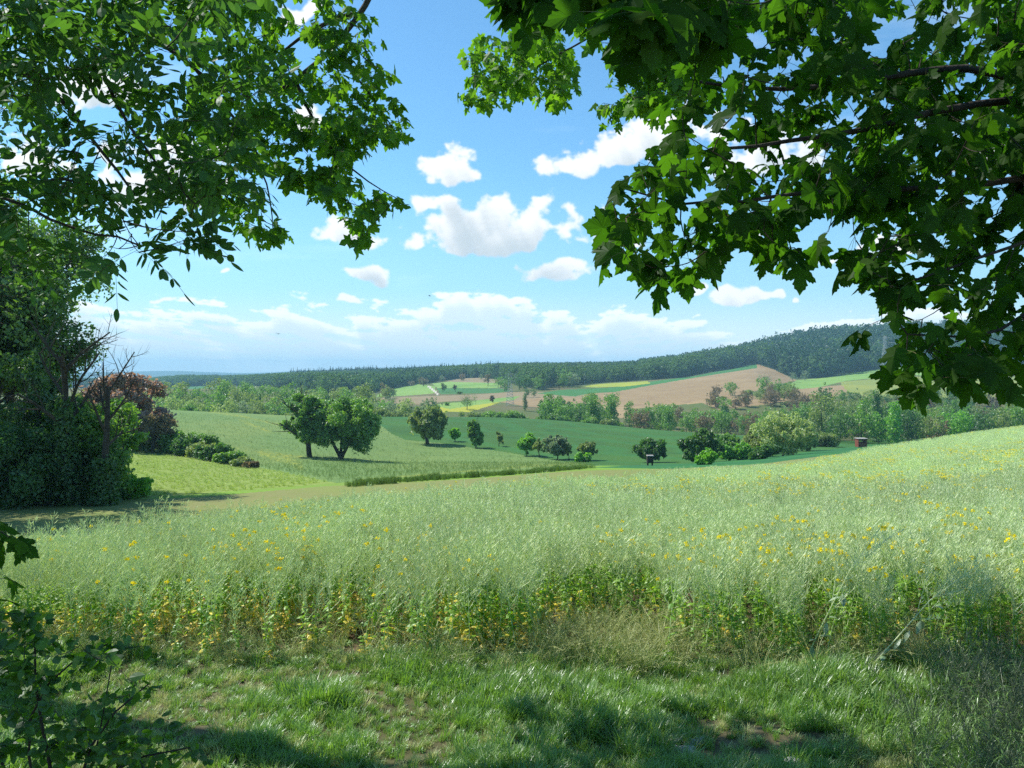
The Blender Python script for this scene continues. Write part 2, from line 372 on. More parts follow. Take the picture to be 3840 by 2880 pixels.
farf(600, 1400, [(120,380),(150,379.5),(200,382),(150,382.5)], 13)
LF = np.array([(-400,388),(130,388),(200,388),(240,392),(300,394),(370,393),(390,390),(420,385),(440,381),(470,378),(500,379),(520,386),(540,390),(560,386.5),(600,383),(641,380.5),(675,378.5),(709,372),(756,369.5),(797,379),(817,378.4),(860,372.6),(897,368),(1024,370),(1400,366)])
forest_m = far & (cY > 640) & (cY < 2700) & (FPY < np.interp(FPX, LF[:, 0], LF[:, 1])) & ((fid == 8) | (cY > 1050)) & ~((FPX < 330) & (cY < 1350-np.clip(FPX-225, 0, 200)*7+(fbm(cU/60, cY/60, 8)-.5)*260))
fid[forest_m] = 15
fid[cY > 2700] = 16
# path between the far fields
def seg_d(px, py, a, b):
    ax, ay = a; bx, by = b; t = np.clip(((px-ax)*(bx-ax)+(py-ay)*(by-ay))/((bx-ax)**2+(by-ay)**2), 0, 1)
    return np.hypot(px-ax-t*(bx-ax), py-ay-t*(by-ay))
pathm = far & (cY > 400) & (cY < 1000) & (seg_d(FPX, FPY, (429,386.5), (438,394.5)) < .9)
fid[pathm] = 17
FM = [
 ('ground', fieldmat('verge_soil', (.095,.085,.045), (.15,.13,.075), (.07,.075,.03), 6, .6, bump=.7, bdist=.04)),
 ('field_soil', fieldmat('crop_soil', (0.088,0.060,0.036), (0.144,0.100,0.064), (0.064,0.068,0.024), 7, .5, bump=.6, bdist=.04)),
 ('stubble_strip', fieldmat('stubble', (.215,.205,.085), (.17,.205,.06), (.19,.23,.06), 3.5, .16, (1, .8, 1), .8, .08, c4=(0.152,0.200,0.044))),
 ('meadow', fieldmat('meadow_grass', (.165,.235,.045), (.215,.285,.06), (.24,.29,.08), 2.2, .05, (1, .5, 1), .9, .14, c4=(0.120,0.232,0.028))),
 ('mown_lane', fieldmat('lane_grass', (0.136,0.264,0.028), (0.184,0.304,0.040), (0.160,0.240,0.040), 3, .1)),
 ('crop_field', fieldmat('light_crop', (0.100,0.180,0.050), (0.148,0.228,0.070), (0.164,0.228,0.064), 2.4, .03, (1, .6, 1), .9, .14, yel=(0.440,0.400,0.024), rows=(1.25, 9., .22, (0.160,0.264,0.072)), c4=(0.092,0.164,0.044))),
 ('wheat_field', fieldmat('dark_crop', (.032,.092,.018), (.050,.128,.025), (.055,.140,.026), 1.6, .03, (1, .7, 1), .7, .14, rows=(.5, 14., .5, (0.036,0.144,0.036)), c4=(0.016,0.080,0.024))),
 ('wheat_strip', fieldmat('teal_crop', (0.022,0.104,0.034), (0.034,0.136,0.044), (0.040,0.160,0.036), 2, .04, None, .4, .1)),
 ('ground', fieldmat('far_rough', (0.072,0.112,0.028), (0.104,0.128,0.040), (0.136,0.112,0.056), .8, .02)),
 ('ploughed_field', fieldmat('plough_strip', (.215,.170,.095), (.265,.21,.12), (.20,.165,.085), .5, .01)),
 ('ploughed_field', fieldmat('plough_hill', (.225,.160,.080), (.29,.210,.108), (.32,.235,.12), .35, .012, (1, 1, 1), .5, .3, rows=(1.1, 11., .35, (0.192,0.124,0.084)), c4=(0.200,0.136,0.080))),
 ('wheat_field', fieldmat('far_green', (0.040,0.148,0.036), (0.056,0.176,0.044), (0.048,0.136,0.040), .6, .01)),
 ('rape_field', fieldmat('far_yellow', (0.288,0.320,0.036), (0.368,0.360,0.040), (0.224,0.288,0.048), .6, .012)),
 ('meadow', fieldmat('far_lime', (0.160,0.280,0.060), (0.208,0.320,0.080), (0.120,0.248,0.048), .5, .012, rows=(.3, 12., .3, (0.224,0.320,0.096)))),
 ('meadow', fieldmat('far_olive', (0.160,0.208,0.048), (0.200,0.240,0.064), (0.240,0.264,0.056), .5, .01)),
 ('forest_floor', fieldmat('forest_soil', (0.016,0.036,0.014), (0.024,0.048,0.018), (0.020,0.040,0.016), .1, .01)),
 ('hills', fieldmat('far_hills', (0.024,0.048,0.024), (0.040,0.072,0.028), (0.056,0.080,0.032), .02, .0012, bump=0)),
 ('field_track', fieldmat('gravel', (0.400,0.368,0.304), (0.480,0.448,0.384), (0.440,0.400,0.336), 1, .1)),
]
LBL = {1: 'brown soil under the near rapeseed crop', 2: 'tan stubble strip mown behind the near rapeseed crop'}
# flowers mapped onto the light crop
PXg, PYg = px_of(GX, np.maximum(GY, .5), GZ)
bl = np.zeros(GX.shape)
for pl, w_, amp in (([(150,406),(220,408),(290,413),(330,413)], 3.2, .5), ([(157,406),(200,410),(240,416),(280,425)], 2.0, .35), ([(200,446),(230,448),(262,453),(300,457)], 3.2, .35),
                 ([(262,453),(292,462),(300,467)], 6, .35), ([(300,457),(340,460),(420,462),(470,465)], 2.2, .25), ([(500,464),(560,466),(600,464)], 2.2, .25), ([(360,480),(480,470),(580,463)], 1.6, .35), ([(240,420),(270,432)], 2, .35)):
    for a, b in zip(pl[:-1], pl[1:]): bl = np.maximum(bl, amp*np.exp(-(seg_d(PXg, PYg, a, b)/w_)**2))
bl *= (GY > 45) & (GY < 330)
idx = np.arange(nU*nY).reshape(nY, nU)
Q = np.stack([idx[:-1, :-1], idx[:-1, 1:], idx[1:, 1:], idx[1:, :-1]], -1)
AV = np.stack([GX, GY, GZ], -1).reshape(-1, 3); BL = bl.ravel().astype(np.float32)
def keep(me_name, name, m, sel, kind='structure', dz=0.0):
    q = Q[sel]; used, inv = np.unique(q.ravel(), return_inverse=True)
    V = AV[used].copy(); V[:, 2] += dz
    me = mesh(me_name, V, [inv.reshape(-1, 4)], [m], [0], True, {'bloom': ('POINT', 'FLOAT', BL[used])})
    return tag(obj(name, me), kind=kind)
for k, (nm, m) in enumerate(FM):
    sel = fid == k
    if sel.any(): keep(nm, nm, m, sel)
# ---------------------------------------------------------------- ground cover that nobody could count (one object each, geometry nodes)
def scatter(name, variants, mats, pts, rot, scl, vid):
    """one object: its mesh holds the plant shapes and the places; geometry nodes put one on each place"""
    V = []; Fs = []; M = []; kind = []; tint = []; n = 0
    for k, mb in enumerate(variants):
        v = np.concatenate(mb.V); V.append(v); kind.append(np.full(len(v), k+1)); tint.append(np.concatenate(mb.A))
        for f, m in zip(mb.F, mb.M): Fs.append(f+n); M.append(m)
        n += len(v)
    N = len(pts); V.append(pts); kind.append(np.zeros(N)); tint.append(np.zeros(N)); z = np.zeros(n)
    at = {'kind_id': ('POINT', 'INT', np.concatenate(kind).astype(np.int32)), 'tint': ('POINT', 'FLOAT', np.concatenate(tint).astype(np.float32)),
          'rot': ('POINT', 'FLOAT_VECTOR', np.concatenate([np.zeros((n, 3)), rot]).astype(np.float32)),
          'scl': ('POINT', 'FLOAT', np.concatenate([z, scl]).astype(np.float32)), 'vid': ('POINT', 'INT', np.concatenate([z, vid]).astype(np.int32))}
    me = mesh(name, np.concatenate(V), Fs, mats, M, False, at)
    o = obj(name, me); tag(o, kind='stuff')
    g = bpy.data.node_groups.new(name+'_scatter', 'GeometryNodeTree'); g.is_modifier = True
    g.interface.new_socket("Geometry", in_out='INPUT', socket_type='NodeSocketGeometry'); g.interface.new_socket("Geometry", in_out='OUTPUT', socket_type='NodeSocketGeometry')
    N_ = g.nodes; Lk = g.links; gi = N_.new('NodeGroupInput'); go = N_.new('NodeGroupOutput'); jn = N_.new('GeometryNodeJoinGeometry')
    def attr(nm, typ):
        a = N_.new('GeometryNodeInputNamedAttribute'); a.data_type = typ; a.inputs[0].default_value = nm; return a.outputs[0]
    def eq(sock, val):
        c = N_.new('FunctionNodeCompare'); c.data_type = 'INT'; c.operation = 'EQUAL'; Lk.new(sock, c.inputs[2]); c.inputs[3].default_value = val; return c.outputs[0]
    def sepg(val):
        s_ = N_.new('GeometryNodeSeparateGeometry'); s_.domain = 'POINT'; Lk.new(gi.outputs[0], s_.inputs[0]); Lk.new(eq(attr('kind_id', 'INT'), val), s_.inputs[1]); return s_.outputs[0]
    P_ = sepg(0); e2r = N_.new('FunctionNodeEulerToRotation'); Lk.new(attr('rot', 'FLOAT_VECTOR'), e2r.inputs[0])
    for k in range(len(variants)):
        ip = N_.new('GeometryNodeInstanceOnPoints'); Lk.new(P_, ip.inputs['Points']); Lk.new(eq(attr('vid', 'INT'), k), ip.inputs['Selection'])
        Lk.new(sepg(k+1), ip.inputs['Instance']); Lk.new(e2r.outputs[0], ip.inputs['Rotation']); Lk.new(attr('scl', 'FLOAT'), ip.inputs['Scale'])
        Lk.new(ip.outputs[0], jn.inputs[0])
    Lk.new(jn.outputs[0], go.inputs[0])
    md = o.modifiers.new('scatter', 'NODES'); md.node_group = g
    return o
def nrm(v): return v/(np.linalg.norm(v, axis=-1, keepdims=True)+1e-9)
# --- rapeseed
def pods(mb, p0, d, L_, w, m, rng, tint):
    """many spindle pods at once: p0 (n,3) start, d (n,3) direction"""
    n = len(p0); up = np.array([0, 0, 1.0]); s_ = nrm(np.cross(d, up)); t_ = nrm(np.cross(s_, d))
    mid = p0+d*L_[:, None]*.5; tip = p0+d*L_[:, None]+t_*(L_[:, None]*.22)
    a = w
    ring = [mid+s_*a, mid-s_*a*.5+t_*a*.87, mid-s_*a*.5-t_*a*.87]
    V = np.stack([p0, *ring, tip], 1).reshape(-1, 3); i = np.arange(n)[:, None]*5
    tri = np.concatenate([i+np.array([[0, 1, 2]]), i+np.array([[0, 2, 3]]), i+np.array([[0, 3, 1]]), i+np.array([[4, 2, 1]]), i+np.array([[4, 3, 2]]), i+np.array([[4, 1, 3]])])
    mb.add(V, [tri], m, np.repeat(tint, 5))
def blade_leaf(mb, p, d, L_, w, m, tint, droop=.5, seg=3, fold=.25):
    """a broad leaf: ribbon of quads along a drooping arc"""
    d = nrm(np.asarray(d, float)); s_ = nrm(np.cross(d, [0, 0, 1.0])+1e-6); pts = []; q = np.array(p, float); dd = d.copy()
    prof = [.15, 1, .9, .12] if seg == 3 else [.2, .8, 1, .7, .1]
    for i in range(seg+1):
        wd = w*prof[i]*.5; nl = np.cross(s_, dd)
        pts += [q-s_*wd-nl*wd*fold, q.copy(), q+s_*wd-nl*wd*fold]; q = q+dd*L_/seg; dd = nrm(dd+np.array([0, 0, -droop/seg*1.4]))
    f = []
    for i in range(seg):
        a = i*3; f += [(a, a+1, a+4, a+3), (a+1, a+2, a+5, a+4)]
    mb.add(pts, [f], m, tint)
def flower_head(mb, c, rng, n=12, r=.03, m=3):
    P0 = c+nrm(rng.normal(size=(n, 3))*[1, 1, .5])*r*rng.uniform(.5, 1, (n, 1)); nn = nrm(rng.normal(size=(n, 3))+[0, -.3, 1.2])
    a = nrm(np.cross(nn, rng.normal(size=(n, 3)))); b = np.cross(nn, a); s_ = .012
    V = np.stack([P0+a*s_, P0+b*s_, P0-a*s_, P0-b*s_], 1).reshape(-1, 3); i = np.arange(n)[:, None]*4
    mb.add(V, [i+np.array([[0, 1, 2, 3]])], m, .5)
def rape(seed, style, flowers=0, detail=1.0, fat=1.0):
    rng = np.random.default_rng(seed); mb = MB(); lean = rng.normal(size=2)*.05+[.05, 0]
    zz = np.linspace(0, 1, 6); stem = np.stack([lean[0]*zz**1.6, lean[1]*zz**1.6, zz], 1)
    mb.tube(stem, np.linspace(.006, .0022, 6)*fat, 4, 0, .5)
    axes = [(stem[3], stem[-1])]
    for i in range(int(7*detail)):
        h = rng.uniform(.42, .84); b = np.array([np.interp(h, zz, stem[:, 0]), np.interp(h, zz, stem[:, 1]), h]); az = rng.uniform(0, 6.28)
        o = np.array([math.cos(az), math.sin(az), 0]); l_ = rng.uniform(.22, .42)*(1.2-h*.4)
        e = b+o*l_*.48+[0, 0, l_*.9]; mid = b+o*l_*.34+[0, 0, l_*.36]
        mb.tube([b, mid, e], [.0035*fat, .0028*fat, .0016*fat], 3, 0, .5); axes.append((mid, e))
    for a, e in axes:
        n = int(rng.integers(12, 18)*detail); t = rng.uniform(0.0, 1, n); p0 = a+(e-a)*t[:, None]; az = rng.uniform(0, 6.28, n)
        o = np.stack([np.cos(az), np.sin(az), np.zeros(n)], 1); d = nrm(o*rng.uniform(.6, 1.1, (n, 1))+nrm(e-a)*.75+[.12, 0, 0])
        p0 = p0+d*.012
        pods(mb, p0, d, rng.uniform(.045, .075, n)*(1.15-.4*t), .0033*fat, 0, rng, rng.uniform(0, 1, n))
        if flowers and rng.random() < flowers: flower_head(mb, e+np.array([0, 0, .005]), rng, int(9*detail)+5, .026*math.sqrt(fat))
    if style is not None:
        nl = {'lush': 30, 'yellow': 28, 'mid': 24}[style]
        for i in range(nl):
            h = rng.uniform(.04, .56) if style != 'lush' else rng.uniform(.10, .62); az = rng.uniform(0, 6.28)
            b = np.array([np.interp(h, zz, stem[:, 0]), np.interp(h, zz, stem[:, 1]), h])
            p_y = {'lush': .5-h*3.0, 'yellow': .98-h*2.0, 'mid': .6-h*2.0}[style]
            mt = 2 if rng.random() < p_y else 1
            blade_leaf(mb, b, [math.cos(az), math.sin(az), rng.uniform(-.7, 1.0)], rng.uniform(.035, .125), rng.uniform(.018, .055), mt, rng.uniform(0, 1), rng.uniform(.4, 1.2), 3)
    return mb
pod_m = leafmat('rape_pods', (.58,.71,.42), (.80,.87,.58), (1.1,1.1,.8), .46, .05, .5, nscale=.55, namp=.5)
rleaf_m = leafmat('rape_leaf', (.14,.30,.03), (.30,.50,.04), (1.5,1.5,.5), .48, .04)
ryel_m = leafmat('rape_leaf_yellow', (.84,.76,.09), (.84,.60,.10), (1.2,1.1,.6), .4, .03)
bloom_m = leafmat('rape_bloom', (.80,.68,.02), (.85,.74,.04), (1.1,1.05,.5), .35, .0)
RM = [pod_m, rleaf_m, ryel_m, bloom_m]
RV = [rape(1,'lush'), rape(2,'lush'), rape(3,'lush',.6), rape(4,'yellow'), rape(5,'yellow'), rape(6,'yellow',.6), rape(7,'mid'), rape(8,'mid'), rape(9,'mid',.7),
      rape(10,None,0,.8,1.5), rape(11,None,0,.8,1.5), rape(12,None,.8,.8,1.8), rape(13,None,1,.8,1.8)]
rng = np.random.default_rng(5)
def band(n, ymin, ymax, xr=(-.9, .9)):
    """random points on the fan in front of the camera, even per square metre"""
    Y = np.sqrt(rng.uniform(ymin**2, ymax**2, n)); X = rng.uniform(*xr, n)*(Y+1.5); return X, Y
def in_rape(X, Y): return Y < np.interp(X/(Y+Y0), LINES[4][0], LINES[4][1])
PX_, PY_, PV, PS = [], [], [], []
# (density per m2, y range)
for dens, a, b, near in ((22, 8.15, 13, True), (19, 13, 31, True), (13, 17, 36, False), (6.0, 36, 60, False), (2.6, 60, 158, False)):
    area = .9*((b+1.5)**2-(a+1.5)**2); X, Y = band(int(area*dens), a, b)
    front = 8.30+(fbm(X*.7, X*0, 44)-.5)*.8
    clear = ~((Y < 9.3) & (X > .4) & (X < 1.9) & (rng.random(len(X)) < .85))       # thin place at the field edge
    sw = np.clip((Y-17)/14, 0, 1); ok = in_rape(X, Y) & (Y > front) & clear & (rng.random(len(X)) > (sw if near else (1-sw))); X, Y = X[ok], Y[ok]; r = rng.random(len(X))
    flw = fbm(X*.12+3, Y*.12, 31, 2); pxx = CX+F*X/Y
    pf = np.clip((flw-.42)*.9, .02, .3); pf = pf+np.where((pxx > 780), .18, 0)*np.clip((Y-14)/14, 0, 1)*np.clip((75-Y)/30, .05, 1)+np.where((pxx < 330) & (Y > 14), .10, 0)
    pf = pf+np.where((pxx > 690) & (Y < 14), .10, 0)+np.where((pxx < 340) & (Y < 12), .12, 0)
    pf = pf*np.where((pxx > 330) & (pxx < 640), .35, 1)*(.6 if near else .55)
    if near:
        lush = X > rng.normal(1.2, 1.4, len(X)); st = np.where(lush, 0, np.where(r < .72, 1, 2)); v = st*3+(rng.random(len(X))*2).astype(int)
        v = np.where(rng.random(len(X)) < pf, st*3+2, v)
        s_ = rng.normal(1.08, .08, len(X))
    else:
        v = 9+(rng.random(len(X))*2).astype(int); v = np.where(rng.random(len(X)) < pf, 11+(rng.random(len(X))*2).astype(int), v)
        s_ = rng.normal(1.2, .08, len(X))*(1.0 if a < 30 else (1.12 if a < 50 else 1.2))
    s_ = s_*(.9+.2*fbm(X*.35, Y*.35, 61, 2)); tall = rng.random(len(X)) < .04; s_ = np.where(tall, s_*1.12, s_)
    edge = np.clip((Y-front[ok])/.5, 0, 1); s_ = s_*(.82+.18*edge)
    PX_.append(X); PY_.append(Y); PV.append(v); PS.append(s_)
X = np.concatenate(PX_); Y = np.concatenate(PY_); vid = np.concatenate(PV); sc_ = np.clip(np.concatenate(PS), .6, 1.55)
Z = zf(X, Y); drop = np.maximum(sc_-1.32, 0)*np.clip((Y-36)/20, 0, 1)
n = len(X); rot = np.stack([rng.normal(0, .07, n), rng.normal(.05, .08, n), rng.uniform(0, 6.28, n)], 1)
o = scatter('rapeseed_crop', RV, RM, np.stack([X, Y, Z-drop], 1), rot, sc_, vid)
o['label'] = 'pale green rapeseed crop with pods and scattered yellow flowers'
print('rape', n, [len(v_.F) for v_ in RV[:1]])
# closed canopy under the far crowns of the crop
can_m = fieldmat('rape_canopy', (.26,.36,.14), (.34,.43,.19), (.30,.42,.14), 5, .25, bump=.9, bdist=.12, c4=(.22,.33,.12))
sel = (fid == 1) & (cY > 27) & (cY < y3-.3)
rc = keep('rapeseed_canopy', 'rapeseed_canopy', can_m, sel, 'stuff', 0.88)
for v_ in rc.data.vertices:
    pass
# --- the fallen rapeseed plant lying over the edge
def px_at(px, py, Y): return np.array([(px-CX)/F*Y, Y, (HY-py)/F*Y])
# --- grass
def tuft(seed, n, h, spread, curl=.6, w=.0045, m=0, lean=(.08, 0)):
    rng = np.random.default_rng(seed); mb = MB()
    for i in range(n):
        az = rng.uniform(0, 6.28); r = spread*math.sqrt(rng.random()); b = np.array([math.cos(az)*r, math.sin(az)*r, -.01]); az2 = az+rng.normal(0, .9)
        o = np.array([math.cos(az2), math.sin(az2), 0]); hh = h*rng.uniform(.5, 1.1); out = hh*rng.uniform(.15, curl)
        s_ = np.array([-o[1], o[0], 0])*w*rng.uniform(.7, 1.3)
        t = np.array([0, .35, .7, 1.0]); pts = b+o*(out*t**2)[:, None]+np.array([lean[0], lean[1], 0])*(t**2)[:, None]*hh+np.array([0, 0, 1])*(hh*(t-.28*t**2*curl*1.3))[:, None]
        V = np.concatenate([pts[:3]-s_*np.array([[1], [.9], [.6]]), pts[:3]+s_*np.array([[1], [.9], [.6]]), pts[3:]])
        mb.add(V, [[(0, 3, 4, 1), (1, 4, 5, 2)], [(2, 5, 6)]], m, rng.uniform(0, 1))
    return mb
def dry_stalk(seed, h=.55, n=14):
    rng = np.random.default_rng(seed); mb = MB()
    for i in range(n):
        az = rng.uniform(0, 6.28); o = np.array([math.cos(az), math.sin(az), 0]); hh = h*rng.uniform(.5, 1.15); b = o*rng.uniform(0, .06)
        e = rng.uniform(.2, .9); t = np.linspace(0, 1, 5)[:, None]; pts = b+o*(hh*e*t**2)+np.array([0, 0, 1])*hh*(t-.3*e*t**2)
        mb.tube(pts, .0014, 3, 1, rng.random())
        k = 9; tt = rng.uniform(.7, 1, k); p0 = np.stack([np.interp(tt, t[:, 0], pts[:, j]) for j in range(3)], 1); d = nrm(rng.normal(size=(k, 3))*.6+nrm(pts[-1]-pts[-2])+[0, 0, -.2])
        pods(mb, p0, d, rng.uniform(.02, .05, k), .0016, 1, rng, rng.random(k))
    return mb
grass_m = leafmat('grass_blade', (.13,.26,.05), (.25,.40,.09), (1.4,1.5,.6), .40, .055, .38, nscale=1.3, namp=.7)
dry_m = leafmat('dry_grass', (.44,.50,.16), (.62,.64,.28), (1,1,.8), .3, .04)
pod_dim = leafmat('light_crop_plants', (.30,.41,.13), (.42,.52,.19), (1.1,1.1,.8), .46, .03)
meadow_m = leafmat('meadow_blades', (.29,.39,.11), (.42,.49,.18), (1.3,1.4,.6), .40, .03)
weed_m = leafmat('broad_weed', (.12,.27,.04), (.24,.40,.07), (1.4,1.5,.5), .35, .06)
def weed(seed, n=7, L_=.12):
    rng = np.random.default_rng(seed); mb = MB()
    for i in range(n):
        az = rng.uniform(0, 6.28); blade_leaf(mb, [0, 0, .01], [math.cos(az), math.sin(az), rng.uniform(.3, 1.4)], L_*rng.uniform(.6, 1.2), L_*.3, 2, rng.random(), .8, 4)
    return mb
GV = [tuft(1, 60, .20, .09), tuft(2, 60, .24, .10, .8), tuft(3, 46, .15, .11, .9), tuft(4, 44, .30, .08, .5), tuft(5, 50, .10, .12, .9, .004), dry_stalk(6), dry_stalk(7, .45, 18), weed(8), weed(9, 9, .09), tuft(10, 40, .22, .1, .7, .004, 1)]
area_n = 23000
Y = rng.uniform(3.2, 9.0, area_n); X = rng.uniform(-.95, .95, area_n)*(Y+1.2)
Z = zf(X, Y)
def ppx(X, Y, Z): return px_of(X, Y, Z)
gx, gy = ppx(X, Y, Z)
lush = fbm(X*1.1+5, Y*1.4, 12, 3); bare = np.zeros(len(X))
for (bx, by, rx, ry) in ((225,760,46,9),(410,757,36,6),(590,723,30,6),(690,722,40,12),(760,712,24,6),(812,738,50,10),(880,700,60,7),(960,692,90,20),(990,672,80,14),(860,722,60,8),(520,757,40,10),(700,757,40,8),(620,745,40,8)):
    q = ((gx-bx)/rx)**2+((gy-by)/ry)**2; bare = np.maximum(bare, np.clip(1.15-q*1.5, 0, 1))
bare = np.maximum(bare, np.clip((lush < .38)*1.0*(gy > 700), 0, .3))
drop_ = rng.random(len(X)) < bare*.93
front = 8.30+(fbm(X*.7, X*0, 44)-.5)*.8
ok = ~drop_ & (Y < front+.25) & ~((Y > front-.35) & (rng.random(len(X)) < .6) & (X > 1.8))
X, Y, Z, lush, gx, gy, fr = X[ok], Y[ok], Z[ok], lush[ok], gx[ok], gy[ok], front[ok]
r = rng.random(len(X)); v = np.where(r < .26, 0, np.where(r < .5, 1, np.where(r < .72, 2, np.where(r < .80, 3, 4))))
v = np.where((fr-Y < .5) & (r < .2), np.where(r < .08, 5, 9), v)
v = np.where((lush < .45) & (r < .30), 9, v); v = np.where((lush < .5) & (rng.random(len(X)) < .12), 7+(r*2).astype(int), v)
s_ = (.42+.62*np.clip((lush-.35)*2.6, 0, 1))*rng.uniform(.75, 1.2, len(X)); s_ = np.where(np.abs(gx-930) < 120, s_*1.15, s_)
n = len(X); rot = np.stack([rng.normal(0, .1, n), rng.normal(.06, .1, n), rng.uniform(0, 6.28, n)], 1)
# straw-coloured clump of loose grass leaning over the field edge
k = 110; gxs = rng.normal(640, 45, k); Ys = rng.uniform(7.9, 9.3, k); Xs = (gxs-CX)/F*Ys
k2 = 170; X2 = rng.uniform(-5.5, 6, k2); Y2 = rng.uniform(8.1, 8.8, k2)
X = np.concatenate([X, Xs, X2]); Y = np.concatenate([Y, Ys, Y2]); Z = np.concatenate([Z, zf(Xs, Ys), zf(X2, Y2)])
k3 = 1500; X3 = rng.uniform(-7.5, 8, k3); Y3 = 8.2+rng.random(k3)**1.5*2.4; r3 = rng.random(k3)      # undergrowth between the stems
X = np.concatenate([X, X3]); Y = np.concatenate([Y, Y3]); Z = np.concatenate([Z, zf(X3, Y3)]); v3 = np.where(r3 < .28, 7, np.where(r3 < .5, 8, np.where(r3 < .68, 9, np.where(r3 < .80, 2, np.where(r3 < .9, 5, 6)))))
v = np.concatenate([v, 5+(rng.random(k)*2).astype(int), 5+(rng.random(k2)*2).astype(int), v3]); s_ = np.concatenate([s_, rng.uniform(.5, .95, k), rng.uniform(.28, .6, k2), rng.uniform(.5, 1.25, k3)])
rot = np.concatenate([rot, np.stack([rng.normal(0, .2, k+k2+k3), rng.normal(-.1, .2, k+k2+k3), rng.uniform(0, 6.28, k+k2+k3)], 1)])
o = scatter('verge_grass', GV, [grass_m, dry_m, weed_m], np.stack([X, Y, Z], 1), rot, s_, v); o['label'] = 'tufted green grass verge in front of the rapeseed field'
# wild grass with seed heads standing at the right
def wild(seed):
    rng = np.random.default_rng(seed); mb = MB()
    for i in range(9):
        az = rng.uniform(0, 6.28); o_ = np.array([math.cos(az), math.sin(az), 0]); hh = rng.uniform(.45, .9); t = np.linspace(0, 1, 6)[:, None]
        pts = o_*rng.uniform(0, .08)+(o_*.3+np.array([.15, 0, 0]))*hh*t**2+np.array([0, 0, 1])*hh*(t-.12*t**2); mb.tube(pts, .0016, 3, 1, rng.random())
        k = 14; tt = rng.uniform(.62, 1, k); p0 = np.stack([np.interp(tt, t[:, 0], pts[:, j]) for j in range(3)], 1); d = nrm(rng.normal(size=(k, 3))*.5+[0, 0, 1.])
        pods(mb, p0, d, rng.uniform(.03, .06, k), .002, 1, rng, rng.random(k))
        for j in range(3): blade_leaf(mb, pts[1+j % 3], [math.cos(az+j*2), math.sin(az+j*2), 1.2], .2, .008, 0, rng.random(), 1.0, 4)
    return mb
wild_m = leafmat('wild_grass', (.10,.15,.07), (.17,.21,.12), (1,1,.7), .3, .04)
k = 210; Y = rng.uniform(4.6, 7.6, k); gxs = 1075-np.abs(rng.normal(0, 85, k)); X = (gxs-CX)/F*Y
o = scatter('wild_grass', [wild(1), wild(2), wild(3)], [grass_m, wild_m], np.stack([X, Y, zf(X, Y)], 1), np.stack([rng.normal(0, .12, k), rng.normal(0, .12, k), rng.uniform(0, 6.28, k)], 1), rng.uniform(.5, .95, k), (rng.random(k)*3).astype(int))
o['label'] = 'thin wild grass with seed heads at the right of the verge'
# loose plants of the light crop and meadow beyond the strip
def grid_id(X, Y):
    u_ = X/(Y+Y0); return fid[np.clip(np.searchsorted(YR, Y)-1, 0, nY-2), np.clip(np.searchsorted(uin, u_)-1, 0, nU-2)]
Yt = np.sqrt(rng.uniform(45**2, 230**2, 60000)); Xt = rng.uniform(-.62, .45, 60000)*Yt; gid = grid_id(Xt, Yt); w_ok = rng.random(60000) < np.clip(75/Yt, .3, 1)
for nm, code, vv, mm, sc0, lb, n_ in (('crop_plants', 5, RV[9:12], [pod_dim, rleaf_m, ryel_m, bloom_m], .62, 'pale green crop plants covering the broad field beyond the strip', 16000), ('meadow_grass', 3, [GV[1], GV[3], GV[5]], [meadow_m, dry_m, weed_m], 1.3, 'longer grass of the left meadow below the hedge', 7000)):
    k_ = (gid == code) & w_ok; Xc, Yc = Xt[k_][:n_], Yt[k_][:n_]; q = len(Xc); print(nm, q)
    pf_ = rng.random(q); vd = np.where(pf_ < .5, 0, np.where(pf_ < .97, 1, 2)); sc2 = sc0*rng.uniform(.7, 1.15, q)
    o = scatter(nm, vv, mm, np.stack([Xc, Yc, zf(Xc, Yc)-sc2*(.42 if code == 5 else .05)], 1), np.stack([rng.normal(0, .1, q), rng.normal(0, .1, q), rng.uniform(0, 6.28, q)], 1), sc2, vd); o['label'] = lb
# tall edge of the light crop beyond the strip: dense upright stalks
def edge_stalks(seed, n=26):
    rng = np.random.default_rng(seed); mb = MB()
    for i in range(n):
        b = np.array([rng.uniform(-.35, .35), rng.uniform(-.35, .35), 0]); hh = rng.uniform(.75, 1.1); az = rng.uniform(0, 6.28); o_ = np.array([math.cos(az), math.sin(az), 0]); sd_ = np.array([-o_[1], o_[0], 0])*.02
        p1 = b+[0, 0, hh*.6]; p2 = b+o_*.08+[0, 0, hh]; mb.add([b-sd_, b+sd_, p1+sd_, p1-sd_, p2+sd_*.3, p2-sd_*.3], [[(0, 1, 2, 3), (3, 2, 4, 5)]], 0, rng.random())
    return mb
edge_m = leafmat('crop_stalks_shade_tone', (.10,.17,.045), (.20,.30,.085), (1.2,1.3,.5), .3, .03)  # darker than the field: shade on the edge face put into the colour
ep = np.array([(352,487),(400,483),(463,478.5),(520,474.5),(560,471),(592,468)], float)
X_, Y_ = [], []
for (x0, y0), (x1, y1) in zip(ep[:-1], ep[1:]):
    for j in range(10):
        px_ = x0+(x1-x0)*j/10; py_ = y0+(y1-y0)*j/10; hx, hy, hz_ = hit(px_, py_, 40)
        for q in range(13): X_.append(hx+rng.uniform(-.6, .6)); Y_.append(hy+rng.uniform(0, 2.6))
X_ = np.array(X_); Y_ = np.array(Y_); k = len(X_)
o = scatter('crop_edge', [edge_stalks(1), edge_stalks(2)], [edge_m], np.stack([X_, Y_, zf(X_, Y_)], 1), np.stack([rng.normal(0, .05, k), rng.normal(0, .05, k), rng.uniform(0, 6.28, k)], 1), rng.uniform(.75, 1.0, k)*np.interp(X_, [-15, 8], [.46, .34])*(.35+1.3*fbm(X_*.8, Y_*.8, 71, 2)), (rng.random(k)*2).astype(int))
